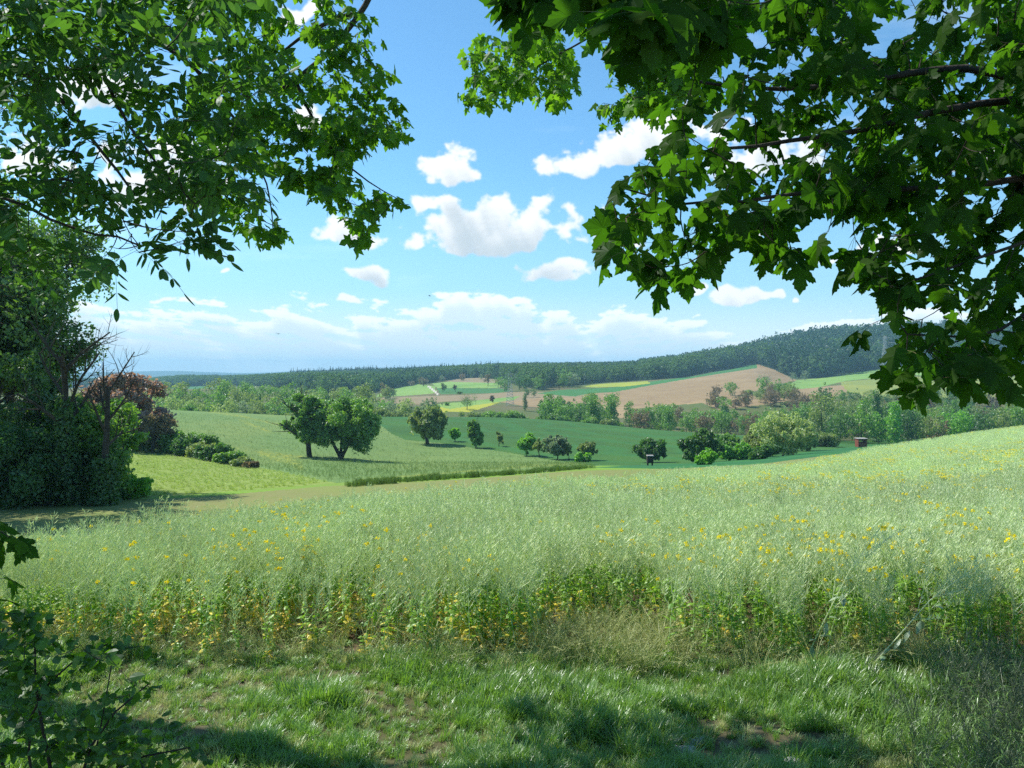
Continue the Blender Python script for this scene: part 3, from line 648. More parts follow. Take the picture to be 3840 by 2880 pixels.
o['label'] = 'tall edge of the light crop, shade put into its green, beside the stubble strip'
# ---------------------------------------------------------------- trees and shrubs of the fields and woods
def cards(mb, C_, Nn, size, rng, m=0, tint=None, asp=.62):
    """leaf sprays: bent four-sided leaves at centres C_, facing Nn"""
    n = len(C_); r = nrm(rng.normal(size=(n, 3))); a = nrm(np.cross(Nn, r)); b = np.cross(Nn, a)
    s_ = np.broadcast_to(size, (n,))[:, None]*rng.uniform(.6, 1.25, (n, 1)); w = s_*asp*rng.uniform(.7, 1.2, (n, 1))
    V = np.stack([C_-a*s_, C_+b*w-a*s_*.15, C_+a*s_-Nn*s_*.35, C_-b*w+a*s_*.1], 1).reshape(-1, 3)
    i = np.arange(n)[:, None]*4; t = rng.uniform(0, 1, n) if tint is None else tint
    mb.add(V, [np.concatenate([i+np.array([[0, 1, 2]]), i+np.array([[0, 2, 3]])])], m, np.repeat(t, 4))
def crown(mb, blobs, n, size, rng, m=0, shell=.62, flat=.8, asp=.62):
    """blobs: (x,y,z,rx,ry,rz); leaves gather near each blob's skin, some inside"""
    bl = np.array(blobs, float); wgt = (bl[:, 3]*bl[:, 5]); k = rng.choice(len(bl), n, p=wgt/wgt.sum()); bt = rng.uniform(0, 1, len(bl))
    d = nrm(rng.normal(size=(n, 3))); rr = shell+(1-shell)*rng.random(n)**.6; rr = np.where(rng.random(n) < .25, rng.random(n), rr)
    rr = rr*(1+.40*(fbm(d[:, 0]*3+k*1.7, d[:, 1]*3+d[:, 2]*2, 7, 2)-.5)*2)
    rr = np.where(rng.random(n) < .16, rr*rng.uniform(1.0, 1.45, n), rr)
    C_ = bl[k, :3]+d*rr[:, None]*bl[k, 3:]; Nn = nrm(d*flat+rng.normal(size=(n, 3))*.75+[0, 0, .25])
    cards(mb, C_, Nn, size, rng, m, np.clip(bt[k]*.55+rng.uniform(0, .45, n), 0, 1), asp)
def skeleton(rng, H, tr, spread, levels=3, first=.3, nb=(5, 4, 3), droop=0.0, wig=.08, lean=(0, 0), ll=1.0):
    """trunk with limbs; returns polylines [(pts, radii)] and end points"""
    lines = []; tips = []
    def grow(p, d, l_, r, lv):
        n = 5; pts = [p]; q = p.copy(); dd = d.copy()
        for i in range(n): dd = nrm(dd+rng.normal(size=3)*wig+np.array([0, 0, (.06 if lv else .05)-droop*lv*.05])); q = q+dd*l_/n; pts.append(q.copy())
        pts = np.array(pts); rad = np.linspace(r, r*(.45 if lv < levels else .25), n+1); lines.append((pts, rad))
        if lv >= levels: tips.append(pts[-1]); return
        k = nb[min(lv, len(nb)-1)]
        for i in range(k):
            t = (first if lv == 0 else .3)+(1-(first if lv == 0 else .3))*(i+rng.uniform(.2, .9))/k; t = min(t, .98); j = t*n; a = int(j); b = pts[a]+(pts[min(a+1, n)]-pts[a])*(j-a)
            az = rng.uniform(0, 6.28) if lv else 2.4*i+rng.uniform(-.5, .5)
            sdv = nrm(np.cross(dd, [math.cos(az), math.sin(az), .3])); nd = nrm(dd*rng.uniform(.35, .9)+sdv*spread+[0, 0, .15]); 
            grow(b, nd, l_*rng.uniform(.45, .7)*(1.15-.35*t)*(ll if lv == 0 else 1), r*(1-.5*t)*.55, lv+1)
        if lv == 0: pass
        tips.append(pts[-1])
    grow(np.array([0, 0, -.15*tr*8]), nrm(np.array([lean[0], lean[1], 1.0])), H, tr, 0)
    return lines, np.array(tips)
def dome(rng, R, Hc, z0, k=26, br=.34, low=.0, skew=(0, 0)):
    """lobes over an ellipsoid crown of radius R, height Hc from z0"""
    out = [(skew[0]*.5, skew[1]*.5, z0+Hc*.48, R*.42, R*.42, Hc*.26)]
    br = br*.78; k = int(k*1.35)
    for i in range(k):
        az = i*2.4+rng.uniform(-.6, .6); s_ = -1+2*(i+.5)/k; s_ = max(s_, -1+low); c = math.sqrt(max(0, 1-s_*s_)); q = rng.uniform(.5, .92)
        b = br*rng.uniform(.6, 1.3); q = q*(.50+1.0*float(fbm(np.array([math.cos(az)*1.3+s_*1.7+R*7]), np.array([math.sin(az)*1.3+Hc*3]), 5, 2)[0]))
        out.append((math.cos(az)*c*R*q+skew[0]*(s_*.5+.5), math.sin(az)*c*R*q+skew[1]*(s_*.5+.5), z0+Hc*.5+s_*Hc*.5*q, R*b, R*b, R*b*rng.uniform(.6, 1.1)))
    for i in range(16):                                   # twigs that stick out of the outline
        d = nrm(rng.normal(size=3)+[0, 0, .25]); q = rng.uniform(.92, 1.12); b = R*rng.uniform(.07, .14)
        out.append((d[0]*R*q+skew[0]*.5, d[1]*R*q, z0+Hc*.5+d[2]*Hc*.5*q, b, b, b*1.3))
    return out
LM = {
 'fruit': leafmat('fruit_tree_leaf', (0.096,0.219,0.038), (0.219,0.385,0.067), (1.4,1.5,.5), .46, .05),
 'dark': leafmat('dark_leaf', (0.056,0.140,0.038), (0.123,0.236,0.056), (1.3,1.5,.5), .46, .04),
 'olive': leafmat('olive_leaf', (0.166,0.236,0.074), (0.298,0.367,0.123), (1.3,1.4,.6), .46, .04),
 'bright': leafmat('bright_leaf', (0.123,0.315,0.044), (0.245,0.490,0.061), (1.4,1.5,.5), .46, .04),
 'willow': leafmat('willow_leaf', (0.298,0.385,0.149), (0.455,0.525,0.228), (1.2,1.3,.6), .46, .04),
 'brown': leafmat('brown_twigs', (0.20,0.165,0.115), (0.29,0.24,0.155), (1.2,1.1,.6), .46, .02),
 'red': leafmat('copper_leaf', (0.26,0.20,0.17), (0.37,0.285,0.24), (1.4,1.0,.6), .46, .04),
 'wood': leafmat('ash_wood_leaf', (.050,.120,.036), (.130,.230,.048), (1.5,1.7,.5), .46, .06),
 'blue': leafmat('grey_green_leaf', (0.175,0.254,0.149), (0.280,0.350,0.210), (1.2,1.3,.7), .46, .04),
 'far_dark': leafmat('forest_haze_blue_leaf', (.028,.080,.046), (.055,.125,.060), (1.2,1.3,.6), .34, .02),  # green shifted to blue, part of the distance haze put into the colour
 'far_green': leafmat('forest_green_leaf', (.085,.175,.055), (.145,.245,.075), (1.2,1.3,.6), .40, .02),
 'conifer': leafmat('conifer_needles', (0.028,0.079,0.038), (0.052,0.123,0.049), (1,1,1), .12, .02),
}
def build_tree(name, label, cat, px, py, hpx, wpx, kind, leaf='fruit', n=3500, size=None, trunk_f=.25, seed=1, group=None, skew=0., Y=None, k=26, br=.34, lean=(0, 0), tr=None, ymin=40, fork=False):
    """a tree standing where the view shows it: base at (px, py), hpx tall, wpx wide"""
    rng = np.random.default_rng(seed); loc = hit(px, py, ymin) if Y is None else base(px, Y); s_ = loc[1]/F; H = hpx*s_; R = wpx*s_*.5
    t = thing(name, label, cat, loc, group, 0); z0 = H*trunk_f; tb = MB(); tr = tr or max(.10, H*.028)
    cb = MB(); size = size or max(.16, H*.022)
    if kind == 'dome':
        bl = dome(rng, R, H-z0, z0, k, br, .12, (skew*R, 0)); crown(cb, bl, n, size, rng)
        ln, _ = skeleton(rng, H*.78, tr, .8, 2, trunk_f*1.1, (6, 4), lean=lean)
    elif kind == 'pear':                                # tall ragged crown, two tiers
        bl = dome(rng, R*.8, (H-z0)*.6, z0, k//2, br, .1)+[(x+skew*R*.5, y_, z, a, b, c) for x, y_, z, a, b, c in dome(rng, R*.55, (H-z0)*.62, z0+(H-z0)*.4, k//2, br*1.1)]
        crown(cb, bl, n, size, rng); ln, _ = skeleton(rng, H*.85, tr, .7, 2, trunk_f*1.1, (6, 4), lean=lean)
    elif kind == 'column':
        bl = [(rng.normal()*R*.15, rng.normal()*R*.15, z0+(H-z0)*q, R*(.95 if .1 < q < .7 else .6), R*.9, (H-z0)*.12) for q in np.linspace(.03, .95, 10)]
        crown(cb, bl, n, size, rng); ln = [(np.array([[0, 0, -.2], [0, 0, H*.8]]), np.array([tr, tr*.4]))]
    elif kind == 'bush':
        bl = [(rng.normal()*R*.5, rng.normal()*R*.35, H*rng.uniform(.2, .68), R*rng.uniform(.3, .5), R*rng.uniform(.3, .5), H*rng.uniform(.22, .34)) for _ in range(k)]
        crown(cb, bl, n, size, rng); ln, _ = skeleton(rng, H*.6, tr*.6, 1.1, 2, .1, (5, 3), lean=lean)
    elif kind == 'bare':                                # open twiggy crown, thin leaf cover
        ln, tips = skeleton(rng, H*.72, tr, .95, 3, trunk_f+.05, (7, 5, 4), wig=.14, lean=lean)
        P_ = np.array([q for l_, r_ in ln[1:] for q in l_[2:]]); q = P_[rng.integers(0, len(P_), n)]+rng.normal(size=(n, 3))*R*.07
        q[:, :2] *= np.clip(R/(np.abs(P_[:, :2]).max()+.01), .6, 1.6); cards(cb, q, nrm(rng.normal(size=(n, 3))), size, rng, 0, None, .45)
    elif kind == 'conifer':
        bl = [(0, 0, z0+(H-z0)*q, R*(1.05-q), R*(1.05-q), (H-z0)*.09) for q in np.linspace(.03, .97, 9)]; crown(cb, bl, n, size, rng)
        ln = [(np.array([[0, 0, -.2], [0, 0, H*.9]]), np.array([tr, tr*.3]))]
    if fork:
        for sg in (-1, 1): ln.append((np.array([[0, 0, 0], [sg*.35, 0, H*.08], [sg*1.3, 0, H*.25], [sg*2.2, 0, H*.45]]), np.array([tr*1.2, tr*1.1, tr*.85, tr*.5])))
    for p_, r_ in ln: tb.tube(p_, r_, 6 if r_[0] > .08 else 4)
    o1 = obj('trunk', tb.mesh('trunk', [bark], True), t); o2 = obj('crown', cb.mesh('crown', [LM[leaf]]), t)
    return t
# --- orchard trees along the near hillside
build_tree('pear_tree', 'dark leafy pear tree with ragged top, left of the big pair in the light crop', 'tree', 310, 457, 62, 54, 'pear', 'fruit', 21000, .22, .22, 11, 'two large pear trees standing together', -.25, k=30, tr=.48)
build_tree('pear_tree', 'broad round pear tree with forked trunk, right of the big pair in the light crop', 'tree', 341, 459, 60, 70, 'dome', 'fruit', 27000, .22, .20, 12, 'two large pear trees standing together', .15, k=34, br=.33, tr=.30, fork=True)
build_tree('apple_tree', 'rounded tree with short thick trunk at the lower corner of the dark green field', 'tree', 428, 444.5, 36, 38, 'dome', 'olive', 8500, .38, .24, 13, 'single trees along the field boundary', 0, k=28, br=.36, tr=.5)
build_tree('young_tree', 'very small leafy tree just right of the rounded short-trunked tree', 'tree', 455, 441.5, 13, 12, 'dome', 'bright', 2200, .3, .25, 14, 'single trees along the field boundary', k=14)
build_tree('apple_tree', 'upright tree leaning left with its crown reaching nearly to the grass', 'tree', 476, 448, 28, 21, 'pear', 'fruit', 5000, .34, .12, 15, 'single trees along the field boundary', -.45)
build_tree('bare_tree', 'small nearly leafless tree alone in front of the dark green field', 'tree', 499, 446.5, 13, 15, 'bare', 'olive', 1300, .22, .25, 16, 'single trees along the field boundary', tr=.12)
build_tree('apple_tree', 'light green fruit tree at the left end of the row of four fruit trees', 'tree', 526.5, 456, 20, 20, 'dome', 'bright', 5200, .26, .2, 17, 'row of fruit trees below the dark field', k=20, br=.38)
build_tree('bare_tree', 'thin grey-green tree between the light green fruit tree and the grey one', 'tree', 539.5, 457.5, 16, 14, 'bare', 'olive', 2200, .22, .35, 18, 'row of fruit trees below the dark field', tr=.13)
build_tree('apple_tree', 'widest grey-green fruit tree of the row below the dark field', 'tree', 557.5, 459.5, 24, 25, 'dome', 'blue', 5600, .26, .2, 19, 'row of fruit trees below the dark field', .1, k=24, br=.32)
build_tree('bare_tree', 'slight leafless sapling at the right foot of the widest grey-green fruit tree', 'tree', 569, 460, 14, 8, 'bare', 'olive', 700, .2, .3, 20, 'row of fruit trees below the dark field', tr=.09)
build_tree('apple_tree', 'spreading brownish fruit tree at the right end of the row', 'tree', 588, 460.5, 18, 19, 'dome', 'olive', 3600, .25, .3, 21, 'row of fruit trees below the dark field', .1, k=18)
build_tree('young_tree', 'low yellow-green bushy tree in front of the spreading brownish fruit tree', 'tree', 581.5, 462, 11, 12, 'bush', 'bright', 2200, .24, .05, 22, 'row of fruit trees below the dark field', k=9)
build_tree('apple_tree', 'lone wide fruit tree with hanging branches behind the dark hunting hide', 'tree', 650, 462.5, 22, 33, 'dome', 'dark', 5600, .25, .16, 23, None, 0, k=24, br=.30)
# --- thicket right of centre
TH = [(702,462.5,30,37,'dome','dark','dark round tree at the left end of the thicket'),(706,465.5,15,18,'bush','bright','low light green bush at the left foot of the thicket'),(728,459,24,32,'dome','fruit','mid green rounded tree behind the left of the thicket'),
      (741,460,20,22,'bush','bright','bright green bush in the middle of the thicket'),(757,457.5,25,32,'dome','olive','grey-green tree right of the middle of the thicket'),(772,454,20,27,'bush','fruit','dense bush before the pale willow'),
      (783,456,43,56,'dome','willow','tall pale green willow, highest of the thicket'),(802,451,26,27,'dome','willow','pale bush joined to the right side of the tall willow'),(822,446.5,16,32,'bush','olive','low wide bush at the right end of the thicket'),(763,459,14,24,'bush','dark','dark low bush at the foot of the grey-green tree')]
for i, (x, y_, h, w, kd, lf, lb) in enumerate(TH):
    build_tree('thicket_tree' if kd != 'bush' else 'thicket_bush', lb, 'tree' if kd != 'bush' else 'bush', x, y_, h, w, kd, lf, 9000, .24, .06, 40+i, 'thicket at the corner of the dark green field', k=22 if kd != 'bush' else 14, br=.34, ymin=90)
# --- hedge row running up behind the left meadow
HG = [(116,448,37,39,'bush','olive'),(132,451,33,37,'bush','fruit'),(147,453,29,35,'bush','fruit'),(161,455,27,33,'bush','olive'),(175,457,24,30,'bush','fruit'),(189,459.5,24,29,'bush','dark'),(203,461.5,19,28,'bush','olive'),(216,463.5,20,26,'bush','dark'),(229,465.5,15,24,'bush','fruit'),(241,467.5,11,19,'bush','olive'),(251,469,7,12,'bush','brown'),()]
HL = ['leafy shrub of the hedge nearest to the copper tree','second shrub of the hedge from the copper tree','bright shrub in the upper part of the hedge','dark shrub in the upper part of the hedge','olive shrub half way along the hedge','tallest dark shrub half way along the hedge','dark dense shrub in the lower half of the hedge','olive shrub in the lower half of the hedge',
      'low green shrub near the bottom end of the hedge','low rounded shrub second from the bottom end of the hedge','small brown bush at the bottom end of the hedge','']
for i, (x, y_, h, w, kd, lf) in enumerate(HG[:-1]):
    build_tree('hedge_shrub', HL[i], 'shrub', x, y_, h, w, kd, lf, 6500, .20, .05, 60+i, 'shrubs of the hedge above the meadow', k=18, Y=120-(x-118)*.18)
build_tree('copper_tree', 'rounded reddish brown tree behind the leaning green tree at the left', 'tree', 126, 452, 76, 84, 'dome', 'red', 11000, .34, .15, 75, None, -.1, Y=112, k=40, br=.24, tr=.4)
build_tree('bare_tree', 'bare grey-brown tree on the right side of the copper tree', 'tree', 152, 455, 44, 50, 'bare', 'brown', 4200, .26, .1, 76, None, Y=108, tr=.2)
build_tree('bare_tree', 'twiggy pale tree left of the copper tree behind the dead trees', 'tree', 66, 458, 62, 60, 'bare', 'olive', 5200, .26, .1, 77, None, Y=104, tr=.2)
# --- near wood at the left edge
def near_tree(name, label, px, Y, H, R, n, size, seed, blobs=None, leaf='wood', tr=.22, first=.4, lean=(0, 0), lv=3, spread=.8, nb=(8, 4, 3), ivy=0, cat='tree', group='trees of the wood at the left', ll=1.0):
    rng = np.random.default_rng(seed); t = thing(name, label, cat, base(px, Y), group); tb = MB(); cb = MB()
    ln, tips = skeleton(rng, H*.95, tr, spread, lv, first, nb, lean=lean, wig=.10, ll=ll)
    for p_, r_ in ln: tb.tube(p_, r_, 7 if r_[0] > .06 else 4)
    obj('trunk', tb.mesh('trunk', [bark if leaf else dead_bark], True), t)
    if n:
        if blobs is None:
            tips = tips[(tips[:, 2] > H*.2)]; sp = R*.20; blobs = [(x, y_, z, sp*rng.uniform(.7, 1.3), sp*rng.uniform(.7, 1.3), sp*rng.uniform(.5, .9)) for x, y_, z in tips]
        crown(cb, blobs, n, size, rng, 0, .3, .4)
    if ivy:
        p_, r_ = ln[0]; tt = rng.uniform(0, ivy, 3800)*5; a = np.clip(tt.astype(int), 0, 4); b = p_[a]+(p_[a+1]-p_[a])*(tt-a)[:, None]; d = nrm(rng.normal(size=b.shape)*[1, 1, .3]); rr = rng.uniform(.1, .75, len(b))*(1.1-tt/6)
        cards(cb, b+d*rr[:, None], nrm(d+rng.normal(size=b.shape)*.6), .11, rng)
    if n or ivy: obj('crown', cb.mesh('crown', [LM[leaf or 'dark']]), t)
    return t
near_tree('tall_tree', 'tallest dark leafy tree at the left edge, its trunk seen through the leaves', -25, 47, 13.6, 5.2, 34000, .135, 81, None, 'wood', .27, .30, (.0, 0), 3, .8, (16, 5, 4), ll=.55)
near_tree('tall_tree', 'tall slim tree right of the tallest one at the left edge', 2, 50, 12.4, 4.4, 30000, .135, 82, None, 'wood', .20, .32, (.01, 0), 3, .75, (16, 5, 4), ll=.5)
near_tree('tall_tree', 'tree with high crown furthest left, half outside the picture', -60, 48, 15.5, 5, 20000, .14, 83, None, 'wood', .25, .25)
near_tree('tall_tree', 'tall tree beyond the left edge of the picture casting shade on the strip', -170, 36, 20, 5.5, 22000, .15, 87, None, 'wood', .28, .25, (.02, 0), 3, .8, (14, 5, 4), ll=.6)
near_tree('dead_tree', 'dead forked tree with ivy on its trunk and bare twigs against the sky', 76, 39.5, 8.2, 2.5, 0, .1, 84, None, None, .25, .45, (.03, 0), 3, .7, (7, 5, 4), .72, ll=.75)
near_tree('dead_tree', 'dead leaning stem with bare snapped branches right of the forked dead tree', 102, 39.5, 6.5, 2.2, 0, .1, 85, None, None, .21, .5, (.03, 0), 3, .8, (6, 4, 4), .42, ll=.7)
near_tree('leaning_tree', 'green tree leaning right over the meadow with a long low limb', 84, 42, 4.0, 2.6, 8500, .11, 86, None, 'fruit', .16, .35, (.32, 0), 3, 1.0, (7, 5, 4))
near_tree('young_tree', 'slender young tree rising from the bushes between the dead trees and the tall ones', 48, 42, 6.6, 2, 7000, .11, 88, None, 'wood', .09, .25, (.0, 0), 3, .6, (9, 4, 3), ll=.5)
near_tree('young_tree', 'slender young tree at the right end of the wood beside the leaning one', 112, 44, 4.6, 2, 5000, .11, 89, None, 'fruit', .07, .25, (.0, 0), 3, .6, (8, 4, 3), ll=.5)
rng = np.random.default_rng(9)
def near_bush(label, px, Y, H, R, seed, leaf='wood', n=12000, size=.10, name='elder_bush'):
    rng = np.random.default_rng(seed); t = thing(name, label, 'bush', base(px, Y), 'bushes at the foot of the left wood')
    bl = [(rng.normal()*R*.42, rng.normal()*R*.35, H*rng.uniform(.08, .78), R*rng.uniform(.22, .4), R*rng.uniform(.22, .4), H*rng.uniform(.12, .22)) for _ in range(22)]
    cb = MB(); crown(cb, bl, n, size, rng, 0, .4, .5); tb = MB()
    for p_, r_ in skeleton(rng, H*.7, .07, 1.1, 2, .1, (6, 4))[0]: tb.tube(p_, r_, 4)
    obj('stem', tb.mesh('stem', [bark], True), t); obj('crown', cb.mesh('crown', [LM[leaf]]), t)
for i, (px_, Y_, H, R, lf, lb) in enumerate([(98,42,2.0,1.4,'dark','rounded dark bush at the right end of the wood edge'),(80,41,3.0,2.1,'dark','dark bush second from the right end of the wood edge'),(48,41,3.6,2.4,'dark','shaded bush below the two dead trees'),
      (14,39,4.4,2.8,'dark','tall bush under the slim tree at the left edge'),(-25,38,4.8,3,'dark','tall shaded bush at the very left edge'),(58,46,4.6,2.4,'wood','high leafy bush behind the dead trees'),(15,46,6.2,3.1,'wood','high leafy bush under the tall trees'),(-30,45,6.5,3.2,'wood','high bush behind the shaded one at the very left'),
      (118,43.5,1.5,1.5,'bright','low light green bush at the outer right of the wood edge'),(93,46,3.2,1.8,'fruit','light green sapling thicket between the dead stem and the leaning tree'),(-75,40,5.5,3.2,'wood','bush outside the left edge')]):
    if px_ > -60: near_bush(lb, px_, Y_, H, R, 90+i, lf, 13000)
# --- singles in the valley and on the far fields
FARS = [('oak_tree',467,409.5,15,20,'dome','dark','broad dark oak on the yellowish far field','tree'),('poplar_tree',525,411,17,5,'column','dark','narrow dark poplar left of the valley copse','tree'),
 ('field_tree',527,397.6,9,6,'dome','dark','left one of the two dark trees on the pale ploughed slope','tree'),('field_tree',534,397.2,9,8,'dome','dark','right one of the two dark trees on the pale ploughed slope','tree'),
 ('bare_tree',493,403,7.5,7,'bare','brown','small pinkish bare tree on the pale ploughed strip','tree'),('field_bush',460,394.5,3.5,4,'bush','dark','tiny dark bush beside the field track','bush'),
 ('field_tree',443,392.3,9,8,'bare','olive','thin pale tree left on the dark far strip','tree'),('field_tree',455.5,392,8,5,'bare','brown','thin bare tree right on the dark far strip','tree'),
 ('field_bush',447,405.5,3.5,4.5,'bush','fruit','small round bush left of the broad dark oak','bush'),
 ('field_tree',498,387.5,13,13,'dome','dark','dark round tree above the far green strips','tree'),('field_tree',488,386,12,8,'bare','brown','bare brownish tree touching the dark round one above the far strips','tree'),
 ('field_tree',481,380,6,6,'dome','blue','small grey tree high on the far fields','tree'),('field_tree',499,378.5,10,7,'dome','blue','upright grey-green tree at the far wood corner','tree'),
 ('bare_tree',388,399,15,15,'bare','brown','bare pinkish tree standing left of the lime green far field','tree'),('round_tree',390,407,11,12,'dome','blue','round grey-green tree in front of the bare pinkish tree','tree'),
 ('field_tree',424,386,7,7,'bare','brown','small bare tree on the upper edge of the lime green far field','tree'),
 ('round_tree',765,386,12,13,'dome','blue','round pale tree at the tip of the ploughed hill','tree'),('round_tree',793,381.5,9.5,9,'dome','blue','left round tree below the dark hill forest','tree'),('round_tree',805,380.5,10,9,'dome','blue','right round tree below the dark hill forest','tree'),
 ('field_tree',820,377.5,17,12,'dome','fruit','lighter tree at the foot of the dark hill forest','tree'),
 ('field_tree',951,376,6,10,'bush','dark','dark bush on the bluish far field at the right','bush'),('field_tree',973,376,5,6,'bush','dark','small dark bush right on the bluish far field','bush')]
for i, (nm, x, y_, h, w, kd, lf, lb, ct) in enumerate(FARS):
    build_tree(nm, lb, ct, x, y_, h, w, kd, lf, 1600 if kd != 'bare' else 1100, None if kd != 'bare' else .4, .12, 120+i, None, k=16, ymin=330)
# --- repeats: woodland trees of the valley, copied with their own place and size
def proto(kind, leaf, seed, n=1500, H=12., R=5., size=.42, k=18):
    rng = np.random.default_rng(seed); cb = MB(); tr = .2
    if kind == 'column':
        bl = [(0, 0, H*q, R*(.95 if q < .7 else .6), R*.95, H*.11) for q in np.linspace(.08, .93, 9)]; crown(cb, bl, n, size, rng)
    elif kind == 'tall':
        bl = [(rng.normal()*R*.35, rng.normal()*R*.35, H*q, R*.55, R*.55, H*.12) for q in np.linspace(.15, .93, 13)]; crown(cb, bl, n, size, rng)
    elif kind == 'conifer':
        bl = [(0, 0, H*(.08+.9*q), R*(1.05-q), R*(1.05-q), H*.08) for q in np.linspace(0, 1, 9)]; crown(cb, bl, n, size, rng)
    elif kind == 'bush':
        bl = [(rng.normal()*R*.45, rng.normal()*R*.45, H*rng.uniform(.2, .7), R*.4, R*.4, H*.28) for _ in range(9)]; crown(cb, bl, n, size, rng)
    else: crown(cb, dome(rng, R, H*.92, H*.08, k, .33, .05), n, size, rng)
    cb.tube([[0, 0, -.5], [0, 0, H*.75]], [tr, tr*.4], 5, 1)
    return cb
PROT = {}
for key, kd, lf, H, R in (('green','dome','fruit',13,5.6),('dark','dome','dark',14,5.4),('olive','dome','olive',13,5.6),('bright','dome','bright',11,5),('brown','dome','brown',11,5.6),('tallgreen','tall','fruit',15,4.4),('tallolive','tall','olive',15,4.2),('talldark','tall','dark',15,4.2),
      ('poplar','column','dark',18,2.1),('spire','column','bright',13,2.6),('shrub','bush','olive',5,4),('greenshrub','bush','fruit',5,4),('blue','dome','blue',11,5.2),('willow','dome','willow',11,5.4)):
    PROT[key] = [proto(kd, lf, 300+i*17+len(PROT), 1500, H, R).mesh('woodland_tree', [LM[lf], bark]) for i in range(2)]
def plant(key, name, label, cat, loc, s_, rng, group):
    o = bpy.data.objects.new(name, PROT[key][int(rng.integers(0, 2))]); C.objects.link(o)
    o.location = loc; w = rng.uniform(.85, 1.15); o.scale = (s_*w, s_*w, s_*rng.uniform(.85, 1.15)); o.rotation_euler = (0, 0, rng.uniform(0, 6.28))
    tag(o, label, cat, group); return o
def wood(n, xr, yr, keys, group, label, seed, smin=.7, smax=1.15, sep=6., mask=None, name='woodland_tree', cat='tree'):
    rng = np.random.default_rng(seed); pts = []; ks = list(keys); w = np.array([keys[k] for k in ks], float); w /= w.sum(); tries = 0
    while len(pts) < n and tries < 6000:
        tries += 1; Y = rng.uniform(*yr); px_ = rng.uniform(*xr); X = (px_-CX)/F*Y
        if any((X-a)**2+(Y-b)**2 < sep*sep for a, b in pts): continue
        z = float(zf(X, Y)); py_ = HY-F*z/Y
        if mask and not mask(px_, py_, Y): continue
        pts.append((X, Y)); key = ks[int(rng.choice(len(ks), p=w))]
        plant(key, (name if name != 'woodland_tree' else {'poplar': 'poplar_tree', 'brown': 'bare_tree', 'tallgreen': 'tall_tree', 'tallolive': 'tall_tree', 'talldark': 'tall_tree', 'willow': 'willow_tree', 'shrub': 'shrub', 'greenshrub': 'shrub'}.get(key, name)), label[key] if isinstance(label, dict) else label, cat, (X, Y, z), rng.uniform(smin, smax), rng, group)
    print(group, len(pts))
mixk = {'green': 3, 'dark': 2, 'olive': 3, 'bright': 1.5, 'brown': 1.6, 'tallgreen': 1, 'tallolive': 1, 'poplar': .4, 'spire': .5, 'blue': 1}
LBW = {k: '%s in the wood behind the %s' % (d, '%s') for k, d in {'green': 'mid green round tree', 'dark': 'dark green tree', 'olive': 'olive green tree', 'bright': 'bright green tree', 'brown': 'brown bare tree', 'tallgreen': 'tall mid green tree', 'tallolive': 'tall olive tree', 'talldark': 'tall dark tree',
   'poplar': 'narrow dark poplar', 'spire': 'pale green pointed tree', 'shrub': 'olive shrub', 'greenshrub': 'green shrub', 'blue': 'grey-green tree', 'willow': 'pale green willow'}.items()}
lab = lambda where: {k: v % where for k, v in LBW.items()}
wood(105, (800, 1090), (235, 330), mixk, 'near trees of the right valley wood', lab('sloping rapeseed field'), 1, .6, .95, 6.5, lambda x, y, Y: x > 840 or Y > 250)
wood(95, (790, 1090), (330, 455), {'olive': 3, 'brown': 3.5, 'tallolive': 2.5, 'green': 1.2, 'talldark': .8, 'dark': 1}, 'rear trees of the right valley wood', lab('first wood trees at right'), 2, .6, .95, 9)
wood(46, (628, 800), (300, 395), {'green': 3, 'dark': 1, 'olive': 1.5, 'brown': 1.3, 'tallgreen': 2.2, 'bright': .6, 'poplar': .3}, 'trees of the valley wood in the middle', lab('dark field, below ploughed hill'), 3, .55, .85, 6.5)
wood(24, (700, 790), (395, 520), {'brown': 3, 'olive': 2, 'green': 1, 'shrub': 2}, 'scrub on the slope of the ploughed hill', lab('lower slope of the ploughed hill'), 4, .55, .85, 7, lambda x, y, Y: inpoly(x, y, [(700,408),(715,398),(770,386),(790,390),(790,410),(720,412)]))
wood(20, (548, 612), (318, 400), {'green': 3, 'dark': 2.5, 'tallgreen': 2, 'bright': 1}, 'trees of the copse on the crest', lab('middle of the dark green field crest'), 5, .75, 1.0, 5.5)
wood(26, (470, 625), (312, 335), {'greenshrub': 3, 'shrub': 2}, 'low bushes on the crest of the dark field', lab('crest of the dark green field'), 6, .55, .9, 3.5, None, 'crest_bush', 'bush')
wood(24, (370, 436), (308, 345), {'blue': 3, 'willow': 1, 'shrub': 2}, 'grey-green trees behind the dark field crest', lab('dark green field, left of its middle'), 7, .55, .8, 4.5)
wood(70, (135, 385), (345, 430), {'tallolive': 3, 'green': 2.5, 'olive': 2, 'tallgreen': 2, 'bright': .7, 'brown': .5, 'willow': .5}, 'trees of the poplar wood behind the light crop', lab('light green crop at the left'), 8, .9, 1.3, 7.5)
wood(34, (140, 400), (285, 330), {'greenshrub': 2, 'shrub': 2, 'willow': 1, 'blue': 1}, 'bushes along the crest of the light crop', lab('crest of the light green crop'), 9, .55, .85, 6, None, 'crest_bush', 'bush')
wood(38, (130, 400), (500, 640), {'green': 2, 'olive': 1.5, 'blue': 1.5, 'dark': 1.5}, 'trees beyond the poplar wood', lab('poplar wood, further off'), 10, .45, .75, 11)
wood(22, (380, 470), (760, 1000), {'blue': 1, 'brown': 1.5, 'olive': 1}, 'scattered trees above the lime green field', lab('lime green far field, along its top'), 11, .55, .8, 13, lambda x, y, Y: y < np.interp(x, [380, 430, 437, 470], [390, 385.5, 382.5, 380]) )
